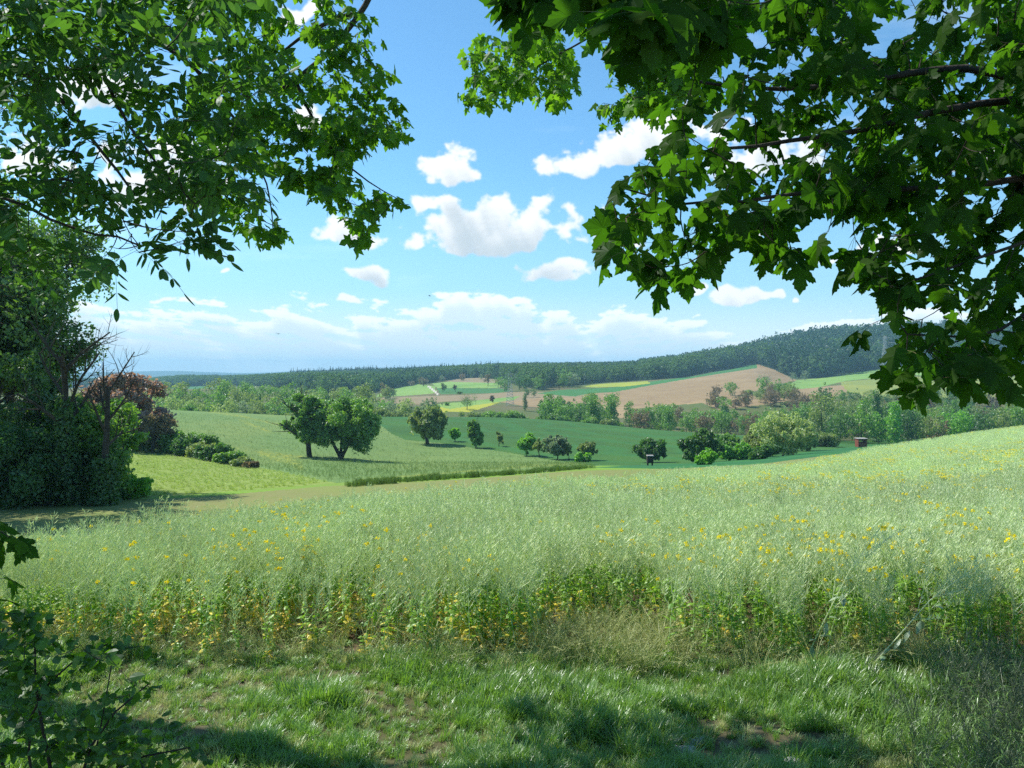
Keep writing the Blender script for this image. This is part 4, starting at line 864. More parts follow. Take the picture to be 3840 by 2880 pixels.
wood(16, (504, 590), (640, 800), {'green': 1, 'dark': 1.4, 'blue': 1.2}, 'trees in front of the central forest', lab('green far field in the middle'), 12, .8, 1.1, 12, lambda x, y, Y: y < np.interp(x, [504, 537, 590], [392, 391.5, 385]))
# --- forest on the hills: one mass
rng = np.random.default_rng(77)
fv = [proto('dome', 'dark', 501, 420, 19, 6.2, 1.0, 12), proto('dome', 'dark', 502, 420, 21, 6.8, 1.0, 12), proto('dome', 'fruit', 503, 420, 18, 6.4, 1.0, 12), proto('dome', 'olive', 504, 420, 17, 6., 1.0, 12), proto('tall', 'dark', 505, 420, 20, 5, .9), proto('conifer', 'conifer', 506, 420, 24, 4.2, .8)]
for v_, mi in zip(fv, (0, 0, 1, 2, 0, 3)): v_.M = [mi if m_ == 0 else 4 for m_ in v_.M]
Yf = np.sqrt(rng.uniform(640**2, 2650**2, 150000)); uf = rng.uniform(-.95, .95, len(Yf)); Xf = uf*(Yf+Y0)
iu = np.clip(np.searchsorted(uin, uf)-1, 0, nU-2); iy = np.clip(np.searchsorted(YR, Yf)-1, 0, nY-2)
ok = fid[iy, iu] == 15; Xf, Yf = Xf[ok], Yf[ok]; Zf = zf(Xf, Yf); gx, gy = px_of(Xf, Yf, Zf)
dens = np.where(gy < 395, 1., .6)*np.clip(1.25-Yf/3500, .5, 1); kp = rng.random(len(Xf)) < dens*.9*(1-.38*np.clip((gx-640)/170, 0, 1)); Xf, Yf, Zf, gx, gy = Xf[kp], Yf[kp], Zf[kp], gx[kp], gy[kp]
nz = fbm(Xf/160, Yf/160, 91, 3); r = rng.random(len(Xf)); hill = gx > 690+110*rng.random(len(Xf))
v = np.where(r < .45, 0, np.where(r < .85, 1, 2))
v = np.where(~hill & (nz > .42) & (r < .85), 2+(r*2.6).astype(int) % 2, v); v = np.where((gx > 290) & (gx < 500) & (Yf > 1350) & (r < .3), 5, v); v = np.where(hill & (nz > .48) & (rng.random(len(Xf)) < .3), 2, v); v = np.where((Yf < 1250) & ~hill & (r > .25), 2+(rng.random(len(Xf)) < .4), v)
s_ = rng.uniform(.75, 1.15, len(Xf)); s_ = np.where(Yf > 1500, s_*.85, s_); ramp = np.clip((gx-640)/170, 0, 1); s_ = s_*np.where(ramp > 0, 1+ramp*rng.uniform(-.1, .7, len(Xf)), .88); n = len(Xf); print('forest', n)
o = scatter('hill_forest', fv, [LM['far_dark'], LM['far_green'], LM['far_green'], LM['conifer'], bark], np.stack([Xf, Yf, Zf-.5], 1), np.stack([np.zeros(n), np.zeros(n), rng.uniform(0, 6.28, n)], 1), s_, v)
o['label'] = 'dense forest covering the far hills, haze blue partly in its colour'
# ---------------------------------------------------------------- foreground trees: boughs and leaves a few metres from the viewer
def D(x, y, Y): return px_at(x*.4629, y*.4629, Y)            # a point of a bough from its place in the view and its distance
MH = [(0,0),(.10,-.07),(.27,-.08),(.45,-.02),(.37,.07),(.35,.16),(.44,.20),(.50,.31),(.61,.36),(.66,.50),(.56,.50),(.52,.57),(.42,.52),(.36,.56),(.22,.45),(.25,.57),(.31,.66),(.23,.70),(.22,.80),(.12,.85),(0,1.03)]
MAPLE = np.array([(x, y, 0) for x, y in MH]+[(-x, y, 0) for x, y in MH[-2:0:-1]])
MLOW = np.array([(x, y, 0) for x, y in [(0,0),(.28,-.08),(.45,0),(.34,.16),(.64,.44),(.22,.46),(.28,.68),(0,1.03),(-.28,.68),(-.22,.46),(-.64,.44),(-.34,.16),(-.45,0),(-.28,-.08)]])
LEAFLET = np.array([(0,0,0),(.13,.10,0),(.235,.32,0),(.24,.52,0),(.16,.78,0),(0,1.0,0),(-.16,.78,0),(-.24,.52,0),(-.235,.32,0),(-.13,.10,0)])
ROUND = np.array([(0,0,0),(.20,.06,0),(.34,.25,0),(.37,.48,0),(.28,.75,0),(.12,.93,0),(0,1.05,0),(-.12,.93,0),(-.28,.75,0),(-.37,.48,0),(-.34,.25,0),(-.20,.06,0)])
def put_leaves(mb, shape, ctr, P0, mdir, nrm_, size, m, tint, fold=.25, droop=.28):
    """copies of a leaf outline: base P0, midrib direction mdir, blade normal nrm_"""
    n = len(P0); mdir = nrm(mdir); s_ = nrm(np.cross(mdir, nrm_)); nn = np.cross(s_, mdir)
    sh = np.vstack([shape, [(0, ctr, 0)]]); r2 = (sh[:, 1]**2+sh[:, 0]**2); rr_ = np.random.default_rng(n+len(shape)); dv = rr_.uniform(.2, 1.9, (n, 1)); fv_ = rr_.uniform(-.2, 1.8, (n, 1)); wx = rr_.uniform(.78, 1.12, (n, 1)); zl = -droop*r2*.6*dv-fold*np.abs(sh[:, 0])*fv_+.05*np.sin(sh[:, 0]*9+dv*9)*np.abs(sh[:, 0])
    q = np.broadcast_to(size, (n,))[:, None, None]
    V = P0[:, None]+q*((sh[None, :, 0]*wx)[..., None]*s_[:, None]+sh[None, :, 1, None]*mdir[:, None]+zl[..., None]*nn[:, None])
    k = len(sh); c = k-1; a = np.arange(c); f = np.stack([np.full(c, c), a, (a+1) % c], 1); i = np.arange(n)[:, None, None]*k
    mb.add(V.reshape(-1, 3), [(f[None]+i).reshape(-1, 3)], m, np.repeat(tint, k))
def sample_poly(poly, n, rng, holes=()):
    p = np.array(poly, float); out = np.zeros((0, 2))
    while len(out) < n:
        q = rng.uniform(p.min(0), p.max(0), (n*3, 2)); k = inpoly(q[:, 0], q[:, 1], poly)
        for (hx, hy, rx, ry) in holes: k &= ((q[:, 0]-hx)/rx)**2+((q[:, 1]-hy)/ry)**2 > 1
        out = np.vstack([out, q[k]])
    return out[:n]
class Boughs:
    """limbs given by hand, twigs grown from them to reach each cluster of leaves"""
    def __init__(s, limbs, rng):
        s.rng = rng; s.mb = MB(); s.N = []; s.R = []
        for pts, r0, r1 in limbs:
            p = np.array(pts, float); d = np.concatenate([[0], np.cumsum(np.linalg.norm(np.diff(p, axis=0), axis=1))]); n = max(6, int(d[-1]/.16)); t = np.linspace(0, d[-1], n)
            q = np.stack([np.interp(t, d, p[:, j]) for j in range(3)], 1)
            for _ in range(3): q[1:-1] = (q[:-2]+q[1:-1]*2+q[2:])/4
            q[1:-1] += rng.normal(size=(n-2, 3))*.006; rr = np.linspace(r0, r1, n); s.mb.tube(q, rr, 7); s.N += list(q); s.R += list(rr)
    def grow(s, tips, r=.0028):
        tips = np.asarray(tips); dirs = np.zeros_like(tips); N = list(s.N); d0 = np.array([np.min(np.linalg.norm(np.array(N)-t, axis=1)) for t in tips]); order = np.argsort(d0)
        cap = np.zeros((len(N)+len(tips)*6, 3)); k = len(N); cap[:k] = np.array(N)
        for i in order:
            t = tips[i]; d = np.linalg.norm(cap[:k]-t, axis=1); j = int(np.argmin(d)); a = cap[j]; L_ = d[j]; v = t-a
            sag = np.array([0, 0, -.06*L_])+s.rng.normal(size=3)*.05*L_; tt = np.linspace(0, 1, 5)[:, None]
            p = a+v*tt+sag*(4*tt*(1-tt)); p[-1] = t; rr = np.linspace(r*(1+min(L_, 1.5)*1.6), r*.6, 5); s.mb.tube(p, rr, 4)
            cap[k:k+4] = p[1:]; k += 4; dirs[i] = nrm(p[-1]-p[-2])
        return dirs
def maple_leaves(mb, tips, dirs, rng, size, per=7, low=False, spread=.16):
    n = len(tips)*per; i = np.repeat(np.arange(len(tips)), per); back = rng.uniform(0, spread*1.2, n)[:, None]*(rng.random(n)[:, None] < .75)
    P0 = tips[i]-dirs[i]*back; o = nrm(rng.normal(size=(n, 3))*[1, 1, .5]+dirs[i]*.9); pl = size*rng.uniform(.4, .9, n); base_ = P0+o*pl[:, None]+[0, 0, -.02]
    for a, b in zip(P0[:: (2 if low else 1)], base_[:: (2 if low else 1)]): mb.tube([a, (a+b)/2+[0, 0, .006], b], .0011 if not low else .002, 3, 1, .5)
    h = nrm(o*[1, 1, 0]); md = nrm(h*rng.uniform(.2, 1.0, (n, 1))+np.array([0, 0, -1.0])*rng.uniform(.35, 1.2, (n, 1))+rng.normal(size=(n, 3))*.25)
    nn = nrm(np.array([0, 0, 1.0])*rng.uniform(.3, 1, (n, 1))+h*.8+rng.normal(size=(n, 3))*.45)
    put_leaves(mb, MLOW if low else MAPLE, .32, base_, md, nn, size*rng.uniform(.62, 1.15, n), 0, rng.uniform(0, 1, n))
def ash_leaves(mb, tips, dirs, rng, size, per=3, pairs=4):
    n = len(tips)*per; i = np.repeat(np.arange(len(tips)), per); L_ = size*rng.uniform(2.6, 3.6, n); P0 = tips[i]-dirs[i]*(rng.uniform(0, .12, n)[:, None])
    o = nrm(rng.normal(size=(n, 3))*[1, 1, .4]+dirs[i]*.8); t = np.linspace(0, 1, 6)
    sag = rng.uniform(.05, .55, n); C_ = P0[:, None]+o[:, None]*(L_[:, None]*t)[..., None]+np.array([0, 0, -1.0])*(L_[:, None]*sag[:, None]*t**2*.9)[..., None]
    for c in C_: mb.tube(c[[0, 2, 4, 5]], .0012, 3, 1, .5)
    up = nrm(np.array([0, 0, 1.0])+rng.normal(size=(n, 3))*1.25)
    for j in range(pairs+1):
        tj = .30+.66*j/pairs; a = min(int(tj*5), 4); f = tj*5-a; p = C_[:, a]+(C_[:, a+1]-C_[:, a])*f; ax = nrm(C_[:, a+1]-C_[:, a]); sd_ = nrm(np.cross(ax, up)); q = 1.0-.25*abs(j/pairs-.5)
        if j == pairs: put_leaves(mb, LEAFLET, .5, C_[:, -1], ax+rng.normal(size=(n, 3))*.1, up+rng.normal(size=(n, 3))*.2, size*rng.uniform(.95, 1.2, n), 0, rng.uniform(0, 1, n), .2, .15)
        else:
            for sg in (-1, 1):
                put_leaves(mb, LEAFLET, .5, p+sd_*sg*.004, sd_*sg+ax*rng.uniform(.35, .65, (n, 1))+np.array([0, 0, -.25])+rng.normal(size=(n, 3))*.12, up+rng.normal(size=(n, 3))*.25, size*q*rng.uniform(.85, 1.15, n), 0, rng.uniform(0, 1, n), .2, .15)
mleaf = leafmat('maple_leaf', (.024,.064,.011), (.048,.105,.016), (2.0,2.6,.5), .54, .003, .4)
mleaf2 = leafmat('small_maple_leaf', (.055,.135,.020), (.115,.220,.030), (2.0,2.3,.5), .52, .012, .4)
aleaf = leafmat('ash_leaf', (.045,.105,.028), (.080,.160,.040), (1.7,2.1,.6), .48, .015, .4)
petiole = plainmat('petiole', (.10,.12,.05), (.14,.13,.06), 8, .8)
def region(poly, n, Y0_, Y1_, rng, holes=(), skewd=None):
    q = sample_poly(poly, n, rng, holes); Y = rng.uniform(Y0_, Y1_, n)
    return np.stack([(q[:, 0]*.4629-CX)/F*Y, Y, (HY-q[:, 1]*.4629)/F*Y], 1)
def big_tree(name, label, trunk_pts, limbs, groups, leafm, rng):
    t = thing(name, label, 'tree', (trunk_pts[0][0], trunk_pts[0][1], trunk_pts[0][2])); o = np.array(trunk_pts[0], float)
    B_ = Boughs([(trunk_pts, limbs[0], limbs[0]*.55)]+limbs[1], rng); cb = MB()
    for fn, tips in groups:
        dirs = B_.grow(tips); fn(cb, tips, dirs)
    for m_ in (B_.mb, cb): m_.V = [v-o for v in m_.V]
    obj('trunk', B_.mb.mesh('trunk', [bark], True), t); obj('crown', cb.mesh('crown', [leafm, petiole]), t); return t
GZ0 = lambda x, y_: (x, y_, float(zf(x, y_))-.15)
# --- large sycamore maple at the right
rng = np.random.default_rng(101)
RP = [(1500,-60),(2330,-60),(2330,800),(2200,815),(2185,835),(2150,800),(2110,812),(2060,790),(2025,822),(1985,760),(1960,742),(1935,770),(1905,705),(1875,662),(1862,640),(1880,600),(1850,575),(1800,530),(1760,548),(1720,566),(1690,545),(1640,510),(1580,500),(1555,540),(1490,545),(1465,600),(1430,610),(1390,575),(1335,540),(1318,500),(1330,430),(1308,405),(1335,385),(1400,335),(1450,290),(1470,225),(1490,160),(1480,100)]
RH = [(1640,30,26,18),(1925,85,62,42),(1880,50,30,28),(1975,120,28,24),(1760,95,22,24),(1575,258,20,16),(1690,270,26,16),(1580,320,16,14),(1520,385,36,14),(1600,395,20,14),(1560,455,22,16),(1500,450,20,16),(1820,505,24,14),(1800,430,12,10),(1645,425,14,10),(1940,480,16,12),(1985,560,20,10),(1910,560,14,10),(1960,640,26,14),(2090,560,12,8),(2010,690,16,10),(1440,420,16,12),(1400,500,14,10),(2140,640,16,9)]
Rdense = [(1690,180),(1800,150),(2330,-60),(2330,560),(2160,540),(1990,500),(1900,430),(1780,430),(1650,370),(1640,250)]
RPu = [(x, min(y_, 570)) for x, y_ in RP]; RPl = [(1850,570),(2330,560),(2330,790),(2200,805),(2110,800),(2060,780),(2025,800),(1985,750),(1935,755),(1905,700),(1870,650),(1885,610)]
tipsR = np.vstack([region(RPu, 235, 3.5, 5.4, rng, RH), region(RPl, 46, 3.5, 4.6, rng, RH), region(Rdense, 130, 3.9, 6.4, rng), region([(1500,-60),(1850,-60),(1700,60),(1530,60)], 26, 3.6, 5, rng)])
tipsR = np.vstack([tipsR, region([(2330,-60),(2950,-60),(2950,560),(2600,640),(2330,780)], 100, 3.4, 4.8, rng)])
edgeR = np.array([D(x, y_, Y_) for x, y_, Y_ in [(1345,405,3.9),(1325,440,3.95),(1340,500,3.9),(1385,560,3.85),(1440,600,3.8),(1445,575,3.9),(1530,545,3.9),(1505,535,4.0),(1590,470,4.1),(1650,500,4.2),(1725,550,4.0),(1715,535,4.1),(1790,500,4.2),(1900,580,4.0),(1905,690,4.0),(1955,770,3.6),(1985,775,3.7),(2045,800,3.6),(2040,815,3.5),(2160,790,3.6),(2060,770,3.7),(2000,740,3.8),(2180,760,3.8),(1340,470,3.8),(1380,350,4.1)]])
bigtop = region([(1110,-110),(1560,-110),(1550,20),(1480,60),(1400,50),(1300,40),(1210,30),(1150,20),(1115,-20)], 24, 2.6, 3.4, rng)
upR = np.stack([rng.uniform(-1.5, 6, 130), rng.uniform(2.2, 6.0, 130), rng.uniform(3.8, 6.6, 130)], 1)  # unseen leaf clusters above the view, added to shade the boughs below
upR = np.vstack([upR, np.stack([rng.uniform(1.5, 5.5, 60), rng.uniform(4.6, 6.2, 60), rng.uniform(4.6, 6.8, 60)], 1)])  # more unseen clusters, added to darken the upper right by their shade
rt = [GZ0(5.6, 2.6), (5.5, 2.7, 1.0), (5.3, 2.9, 3.2), (4.9, 3.2, 6.2)]
limbsR = [([(5.4,2.8,1.6), D(2330,220,4.4), D(2080,130,4.5), D(1900,175,4.5), D(1660,200,4.6), D(1500,175,4.6)], .055, .008),
  ([(5.4,2.8,1.9), D(2300,200,4.2), D(2000,240,4.2), D(1800,300,4.2), D(1500,330,4.2)], .05, .007),
  ([(5.45,2.75,1.0), D(2330,370,4.1), D(2050,405,4.1), D(1850,415,4.1), D(1690,410,4.1), D(1530,455,4.0), D(1400,430,3.95), D(1340,405,3.95)], .04, .004),
  ([(5.45,2.75,.2), D(2330,580,3.8), D(2212,690,3.7), D(2130,745,3.65), D(2010,728,3.65), D(1960,722,3.6)], .03, .004),
  ([(5.45,2.75,.8), D(2330,470,3.9), D(2130,560,3.9), D(1990,600,3.9), D(1900,625,3.95)], .03, .004),
  ([(5.2,3.0,3.4), (3.6,3.2,3.6), D(1750,-190,3.2), D(1500,-120,2.9), D(1250,-60,2.8)], .05, .006),
  ([(5.0,3.1,5.2), (3.2,3.8,5.6), (1.2,4.2,5.3), (-.8,4.6,5.0)], .06, .01)]
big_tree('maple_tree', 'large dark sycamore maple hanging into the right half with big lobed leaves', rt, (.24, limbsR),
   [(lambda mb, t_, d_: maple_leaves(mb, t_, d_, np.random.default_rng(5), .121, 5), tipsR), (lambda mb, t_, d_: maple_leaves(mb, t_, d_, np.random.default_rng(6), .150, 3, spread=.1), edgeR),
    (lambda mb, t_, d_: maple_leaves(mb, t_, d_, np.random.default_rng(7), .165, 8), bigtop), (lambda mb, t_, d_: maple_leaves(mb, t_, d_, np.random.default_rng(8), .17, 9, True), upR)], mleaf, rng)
# --- smaller-leaved maple seen between, further off
rng = np.random.default_rng(102)
C1 = [(985,222),(1000,190),(1015,165),(1040,150),(1008,118),(1020,95),(1060,72),(1110,62),(1180,60),(1240,90),(1262,120),(1235,150),(1262,195),(1235,200),(1205,232),(1165,225),(1120,205),(1080,205),(1045,225),(1010,232)]
C2 = [(1285,70),(1380,50),(1490,110),(1500,190),(1455,240),(1400,255),(1370,240),(1345,262),(1300,268),(1285,245),(1300,215),(1350,210),(1375,170),(1340,150),(1300,120)]
tC = np.vstack([region(C1, 120, 9.0, 11, rng), region(C2, 105, 7.4, 9.0, rng), region([(1080,-60),(1500,-60),(1480,80),(1150,70)], 60, 8, 10, rng)])
ct = [GZ0(11.5, 11.5), (11.3, 11.4, 2), (10, 11.2, 7), (8, 10.8, 9)]
limbsC = [([(9.5,11.1,7.5), (6.0,10.4,7.6), D(1600,-120,9), D(1400,-20,9), D(1290,70,9.6), D(1150,150,9.9), D(1060,195,10)], .06, .006), ([D(1500,-70,9), D(1400,60,8.4), D(1420,150,8.2), D(1400,230,8.0)], .03, .006)]
tt_ = thing  # same builder as above
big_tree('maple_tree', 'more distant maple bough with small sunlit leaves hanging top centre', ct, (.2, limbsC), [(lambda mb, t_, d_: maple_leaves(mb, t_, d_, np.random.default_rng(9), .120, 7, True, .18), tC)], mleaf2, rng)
# --- maple behind the ash at the left
rng = np.random.default_rng(103)
BP = [(380,-60),(808,-60),(800,60),(835,120),(830,170),(872,215),(878,250),(870,315),(820,318),(790,330),(760,372),(800,400),(868,418),(872,450),(820,470),(800,510),(765,512),(752,470),(680,455),(630,460),(600,500),(585,538),(565,525),(520,490),(440,470),(400,400),(380,250)]
BH = [(690,235,40,24),(655,10,40,26),(800,360,40,14),(450,230,14,14),(520,260,10,14),(560,380,12,10),(640,430,14,8),(720,300,10,8)]
tB = np.vstack([region(BP, 270, 7.0, 8.7, rng, BH), region([(600,250),(850,230),(860,320),(700,440),(600,420)], 40, 7.2, 8.5, rng, BH)])
upB = np.stack([rng.uniform(-5.5, .3, 150), rng.uniform(6.5, 8.4, 150), rng.uniform(4.3, 7.0, 150)], 1)  # unseen clusters over the frame, added for their shade on the verge
bt = [GZ0(-7.2, 8.5), (-7.0, 8.5, 1.5), (-6.2, 8.6, 5), (-5.2, 8.8, 8)]
limbsB = [([(-6.2,8.6,5.0), (-3.5,8.6,6.4), D(860,-200,8.8), D(800,0,8.6), D(750,70,8.5), D(690,140,8.4), D(612,190,8.3)], .085, .022),
  ([D(770,30,8.5), D(700,45,8.6), D(620,100,8.6), D(560,160,8.6)], .03, .008), ([D(720,110,8.5), D(800,200,8.5), D(860,300,8.5)], .016, .004), ([D(640,175,8.4), D(690,300,8.4), D(760,370,8.4), D(860,430,8.4)], .02, .004),
  ([(-6.4,8.6,4), D(200,-80,8.6), D(330,60,8.6), D(450,180,8.6), D(540,300,8.5), D(580,400,8.5), D(590,500,8.5)], .05, .005), ([D(450,180,8.6), D(400,300,8.7), D(480,430,8.7)], .02, .004)]
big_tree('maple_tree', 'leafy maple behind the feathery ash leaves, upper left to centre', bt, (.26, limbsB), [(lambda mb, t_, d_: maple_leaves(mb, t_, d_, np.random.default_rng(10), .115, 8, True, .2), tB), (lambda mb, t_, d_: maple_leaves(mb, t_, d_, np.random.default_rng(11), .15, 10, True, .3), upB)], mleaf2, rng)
# --- ash with feathery leaves at the upper left
rng = np.random.default_rng(104)
AP = [(-120,-60),(560,-60),(600,100),(560,240),(540,330),(520,420),(480,490),(440,510),(400,500),(370,470),(340,450),(320,480),(300,490),(280,460),(220,450),(180,450),(140,440),(90,450),(40,460),(-120,460)]
AH = [(215,165,42,32),(170,125,26,18),(95,268,55,34),(30,275,30,30),(280,380,56,40),(240,340,26,16),(300,215,14,12),(150,420,20,16),(60,400,26,16),(330,20,24,14),(360,45,24,12),(110,120,12,10),(420,220,10,10),(30,470,20,14),(200,470,26,12),(330,440,20,12)]
tA = np.vstack([region(AP, 108, 4.3, 5.8, rng, AH), region([(-120,-60),(380,-60),(300,100),(60,180),(-120,150)], 40, 4.5, 6.2, rng), region([(-120,330),(250,400),(300,470),(100,450),(-120,460)], 10, 4.2, 5.4, rng, AH), region([(-60,500),(60,510),(80,550),(20,580),(-60,570)], 4, 4.6, 5.4, rng)])
tA = np.vstack([tA, region([(-520,-60),(-120,-60),(-120,460),(-520,420)], 40, 4.3, 5.6, rng)])
edgeA = np.array([D(x, y_, Y_) for x, y_, Y_ in [(300,545,4.3),(215,560,4.5),(285,505,4.3),(430,480,4.4),(245,535,4.4),(170,545,4.5),(470,520,4.6),(395,520,4.4)]])
at = [GZ0(-5.6, 4.2), (-5.5, 4.3, .5), (-5.1, 4.6, 3), (-4.6, 5, 5.5)]
limbsA = [([(-5.3,4.5,1.8), D(-200,60,5), D(0,145,5), D(100,160,5), D(200,300,5), D(290,420,5)], .04, .007), ([(-5.1,4.6,2.8), D(-100,-60,5.2), D(100,0,5.2), D(270,40,5.2), D(360,100,5.2), D(480,200,5.1)], .05, .008),
  ([(-5.4,4.4,.9), D(-200,430,4.8), D(0,400,4.8), D(110,375,4.8), D(200,400,4.8)], .03, .006), ([(-5.4,4.4,.6), D(-200,360,4.7), D(0,420,4.7), D(130,490,4.7), D(230,510,4.6), D(300,530,4.5)], .025, .005),
  ([D(200,110,5.1), D(250,240,5), D(330,350,5), D(420,440,4.8)], .014, .004)]
big_tree('ash_tree', 'ash with feathery paired leaflets filling the upper left corner', at, (.22, limbsA), [(lambda mb, t_, d_: ash_leaves(mb, t_, d_, np.random.default_rng(12), .086, 4), tA), (lambda mb, t_, d_: ash_leaves(mb, t_, d_, np.random.default_rng(13), .085, 2), edgeA)], aleaf, rng)
# --- hazel shrub, lower left
rng = np.random.default_rng(105)
sleaf = leafmat('shrub_leaf', (.045,.105,.016), (.085,.17,.026), (1.9,2.2,.5), .5, .03, .4)
SP = [(-160,1330),(10,1318),(50,1310),(75,1322),(60,1370),(140,1372),(215,1382),(240,1400),(200,1440),(120,1440),(150,1500),(250,1490),(320,1478),(330,1500),(290,1530),(330,1560),(300,1580),(350,1590),(400,1600),(425,1625),(380,1660),(420,1720),(-160,1720)]
tS = np.vstack([region(SP, 230, 3.0, 3.9, rng, [(110,1345,14,12),(190,1460,30,14),(60,1480,14,10),(250,1560,16,12)]), np.array([D(x, y_, 3.4) for x, y_ in [(55,1318),(20,1345),(225,1395),(245,1398),(265,1400),(325,1395),(330,1480),(345,1550),(420,1618),(400,1612),(365,1560),(20,1360)]])])
sb = np.array(GZ0(-1.75, 3.3))
limbsS = [([tuple(sb), D(110,1650,3.4), D(60,1450,3.4), D(75,1370,3.4)], .014, .004), ([tuple(sb), D(150,1640,3.3), D(230,1520,3.3), D(320,1478,3.3)], .013, .003), ([tuple(sb), D(0,1650,3.5), D(-60,1450,3.5), D(10,1350,3.5)], .012, .003),
  ([tuple(sb), D(120,1700,3.3), D(250,1640,3.3), D(410,1615,3.3)], .010, .003), ([tuple(sb), D(40,1600,3.4), D(90,1420,3.4), D(200,1400,3.4), D(235,1390,3.4)], .010, .003), ([tuple(sb), D(160,1700,3.3), D(240,1560,3.3), D(245,1410,3.3)], .008, .002)]
t = thing('hazel_shrub', 'leafy shrub with small rounded leaves in the lower left corner', 'shrub', tuple(sb)); B_ = Boughs(limbsS, rng); dirs = B_.grow(tS, .0014); cb = MB()
n = len(tS)*7; i = np.repeat(np.arange(len(tS)), 7); P0 = tS[i]-dirs[i]*rng.uniform(0, .14, n)[:, None]; o_ = nrm(rng.normal(size=(n, 3))*[1, 1, .6]+dirs[i]*.4)
put_leaves(cb, ROUND, .5, P0+o_*.008, o_+[0, 0, -.25], nrm(rng.normal(size=(n, 3))*.55+[0, -.15, .8]), rng.uniform(.030, .058, n), 0, rng.uniform(0, 1, n), .2, .2)
for m_ in (B_.mb, cb): m_.V = [v-sb for v in m_.V]
obj('stem', B_.mb.mesh('stem', [bark], True), t); obj('crown', cb.mesh('crown', [sleaf, petiole]), t)
# --- maple sapling whose leaves poke in at the left edge
rng = np.random.default_rng(106); sb = np.array(GZ0(-2.9, 3.5)); eS = np.array([D(-30,1130,3.3), D(5,1150,3.3), D(20,1160,3.25), D(-5,1240,3.3), D(-40,1260,3.3), D(-90,1180,3.4), D(-120,1260,3.4)])
t = thing('maple_sapling', 'maple sapling with a few dark leaves entering at the left edge above the shrub', 'sapling', tuple(sb)); B_ = Boughs([([tuple(sb), D(-260,1400,3.5), D(-160,1200,3.4), D(-60,1150,3.35)], .012, .004)], rng); dirs = B_.grow(eS); cb = MB()
maple_leaves(cb, eS, dirs, rng, .11, 3, False, .06)
for m_ in (B_.mb, cb): m_.V = [v-sb for v in m_.V]
obj('stem', B_.mb.mesh('stem', [bark], True), t); obj('crown', cb.mesh('crown', [mleaf, petiole]), t)
# ---------------------------------------------------------------- small built things
wood_dark = plainmat('dark_boards', (.035,.03,.028), (.06,.05,.045), 4, .8); wood_red = plainmat('red_brown_boards', (.16,.045,.028), (.22,.07,.04), 3, .8, 0, 20, (1, 1, .2))
roofm = plainmat('pale_roof_felt', (.34,.32,.30), (.42,.39,.36), 2, .8); steel = plainmat('galvanised_steel', (.30,.33,.35), (.38,.40,.42), 1, .6)
def hide(name, label, px, py, hpx, wpx, bm, ymin, legs):
    loc = hit(px, py, ymin); s_ = loc[1]/F; H = hpx*s_; W_ = wpx*s_; t = thing(name, label, 'hunting hide', loc); z0 = H*legs
    b = MB(); w = .06                        # four boarded walls with window slots, open slots are real gaps
    for (cx, cy, hx, hy) in ((0, -W_/2, W_/2, w/2), (0, W_/2, W_/2, w/2)):
        b.box((cx, cy, z0+(H-z0)*.27), (hx, hy, (H-z0)*.27)); b.box((cx, cy, H*.985-(H-z0)*.06), (hx, hy, (H-z0)*.09))
        for q in (-1, 1): b.box((cx+q*(hx-.09), cy, z0+(H-z0)*.68), (.09, hy*.98, (H-z0)*.16))
    for q in (-1, 1):
        b.box((q*(W_/2+w/2+.002), 0, z0+(H-z0)*.46), (w/2, W_/2, (H-z0)*.46))
    obj('cabin', b.mesh('cabin', [bm]), t)
    r = MB(); r.box((0, 0, H+.05), (W_*.62, W_*.66, .05)); obj('roof', r.mesh('roof', [roofm]), t)
    f = MB(); f.box((0, 0, z0+.04), (W_/2-.01, W_/2-.05, .03)); obj('floor_board', f.mesh('floor_board', [wood_dark]), t)
    if legs > .05:
        for sx in (-1, 1):
            for sy_ in (-1, 1):
                l_ = MB(); l_.tube([(sx*W_*.45, sy_*W_*.45, -.2), (sx*W_*.42, sy_*W_*.42, z0)], .06, 6); obj('leg', l_.mesh('leg', [wood_dark]), t)
hide('hunting_hide', 'narrow dark wooden hunting hide in front of the lone wide fruit tree', 650, 465.5, 9.5, 5.2, wood_dark, 90, .28)
hide('hunting_hide', 'red brown hunting hide with pale roof at the crest of the rapeseed field', 861, 447.5, 9, 8.2, wood_red, 100, .08)
def pylon(label, px, Y, H, W_):
    t = thing('power_pylon', label, 'pylon', base(px, Y)); b = MB(); r = .09*H/30
    def w_(z): return W_*.5*(1-.86*min(z/(H*.8), 1))+.35
    zz = np.linspace(0, H, 13)
    for sx, sy_ in ((1, 1), (1, -1), (-1, 1), (-1, -1)): b.tube([(sx*w_(z), sy_*w_(z), z) for z in zz], r*1.5, 4)
    for a, c in zip(zz[:-1], zz[1:]):
        for sx, sy_, tx, ty in ((1, 1, 1, -1), (1, -1, -1, -1), (-1, -1, -1, 1), (-1, 1, 1, 1)):
            b.tube([(sx*w_(a), sy_*w_(a), a), (tx*w_(c), ty*w_(c), c)], r*.8, 3); b.tube([(tx*w_(a), ty*w_(a), a), (sx*w_(c), sy_*w_(c), c)], r*.8, 3); b.tube([(sx*w_(c), sy_*w_(c), c), (tx*w_(c), ty*w_(c), c)], r*.8, 3)
    obj('lattice_mast', b.mesh('lattice_mast', [steel]), t)
    for q, l_ in ((.72, .17), (.84, .24), (.95, .14)):
        a = MB(); z = H*q; L_ = H*l_
        for sx in (-1, 1):
            for sy_ in (-.4, .4): a.tube([(sx*.3, sy_, z+.9), (sx*L_, 0, z)], r, 3); a.tube([(sx*.3, sy_, z), (sx*L_, 0, z)], r, 3)
            for f_ in (.35, 1.0): a.tube([(sx*L_*f_, 0, z), (sx*L_*f_, 0, z-1.6)], r*1.3, 4)
        obj('cross_arm', a.mesh('cross_arm', [steel]), t)
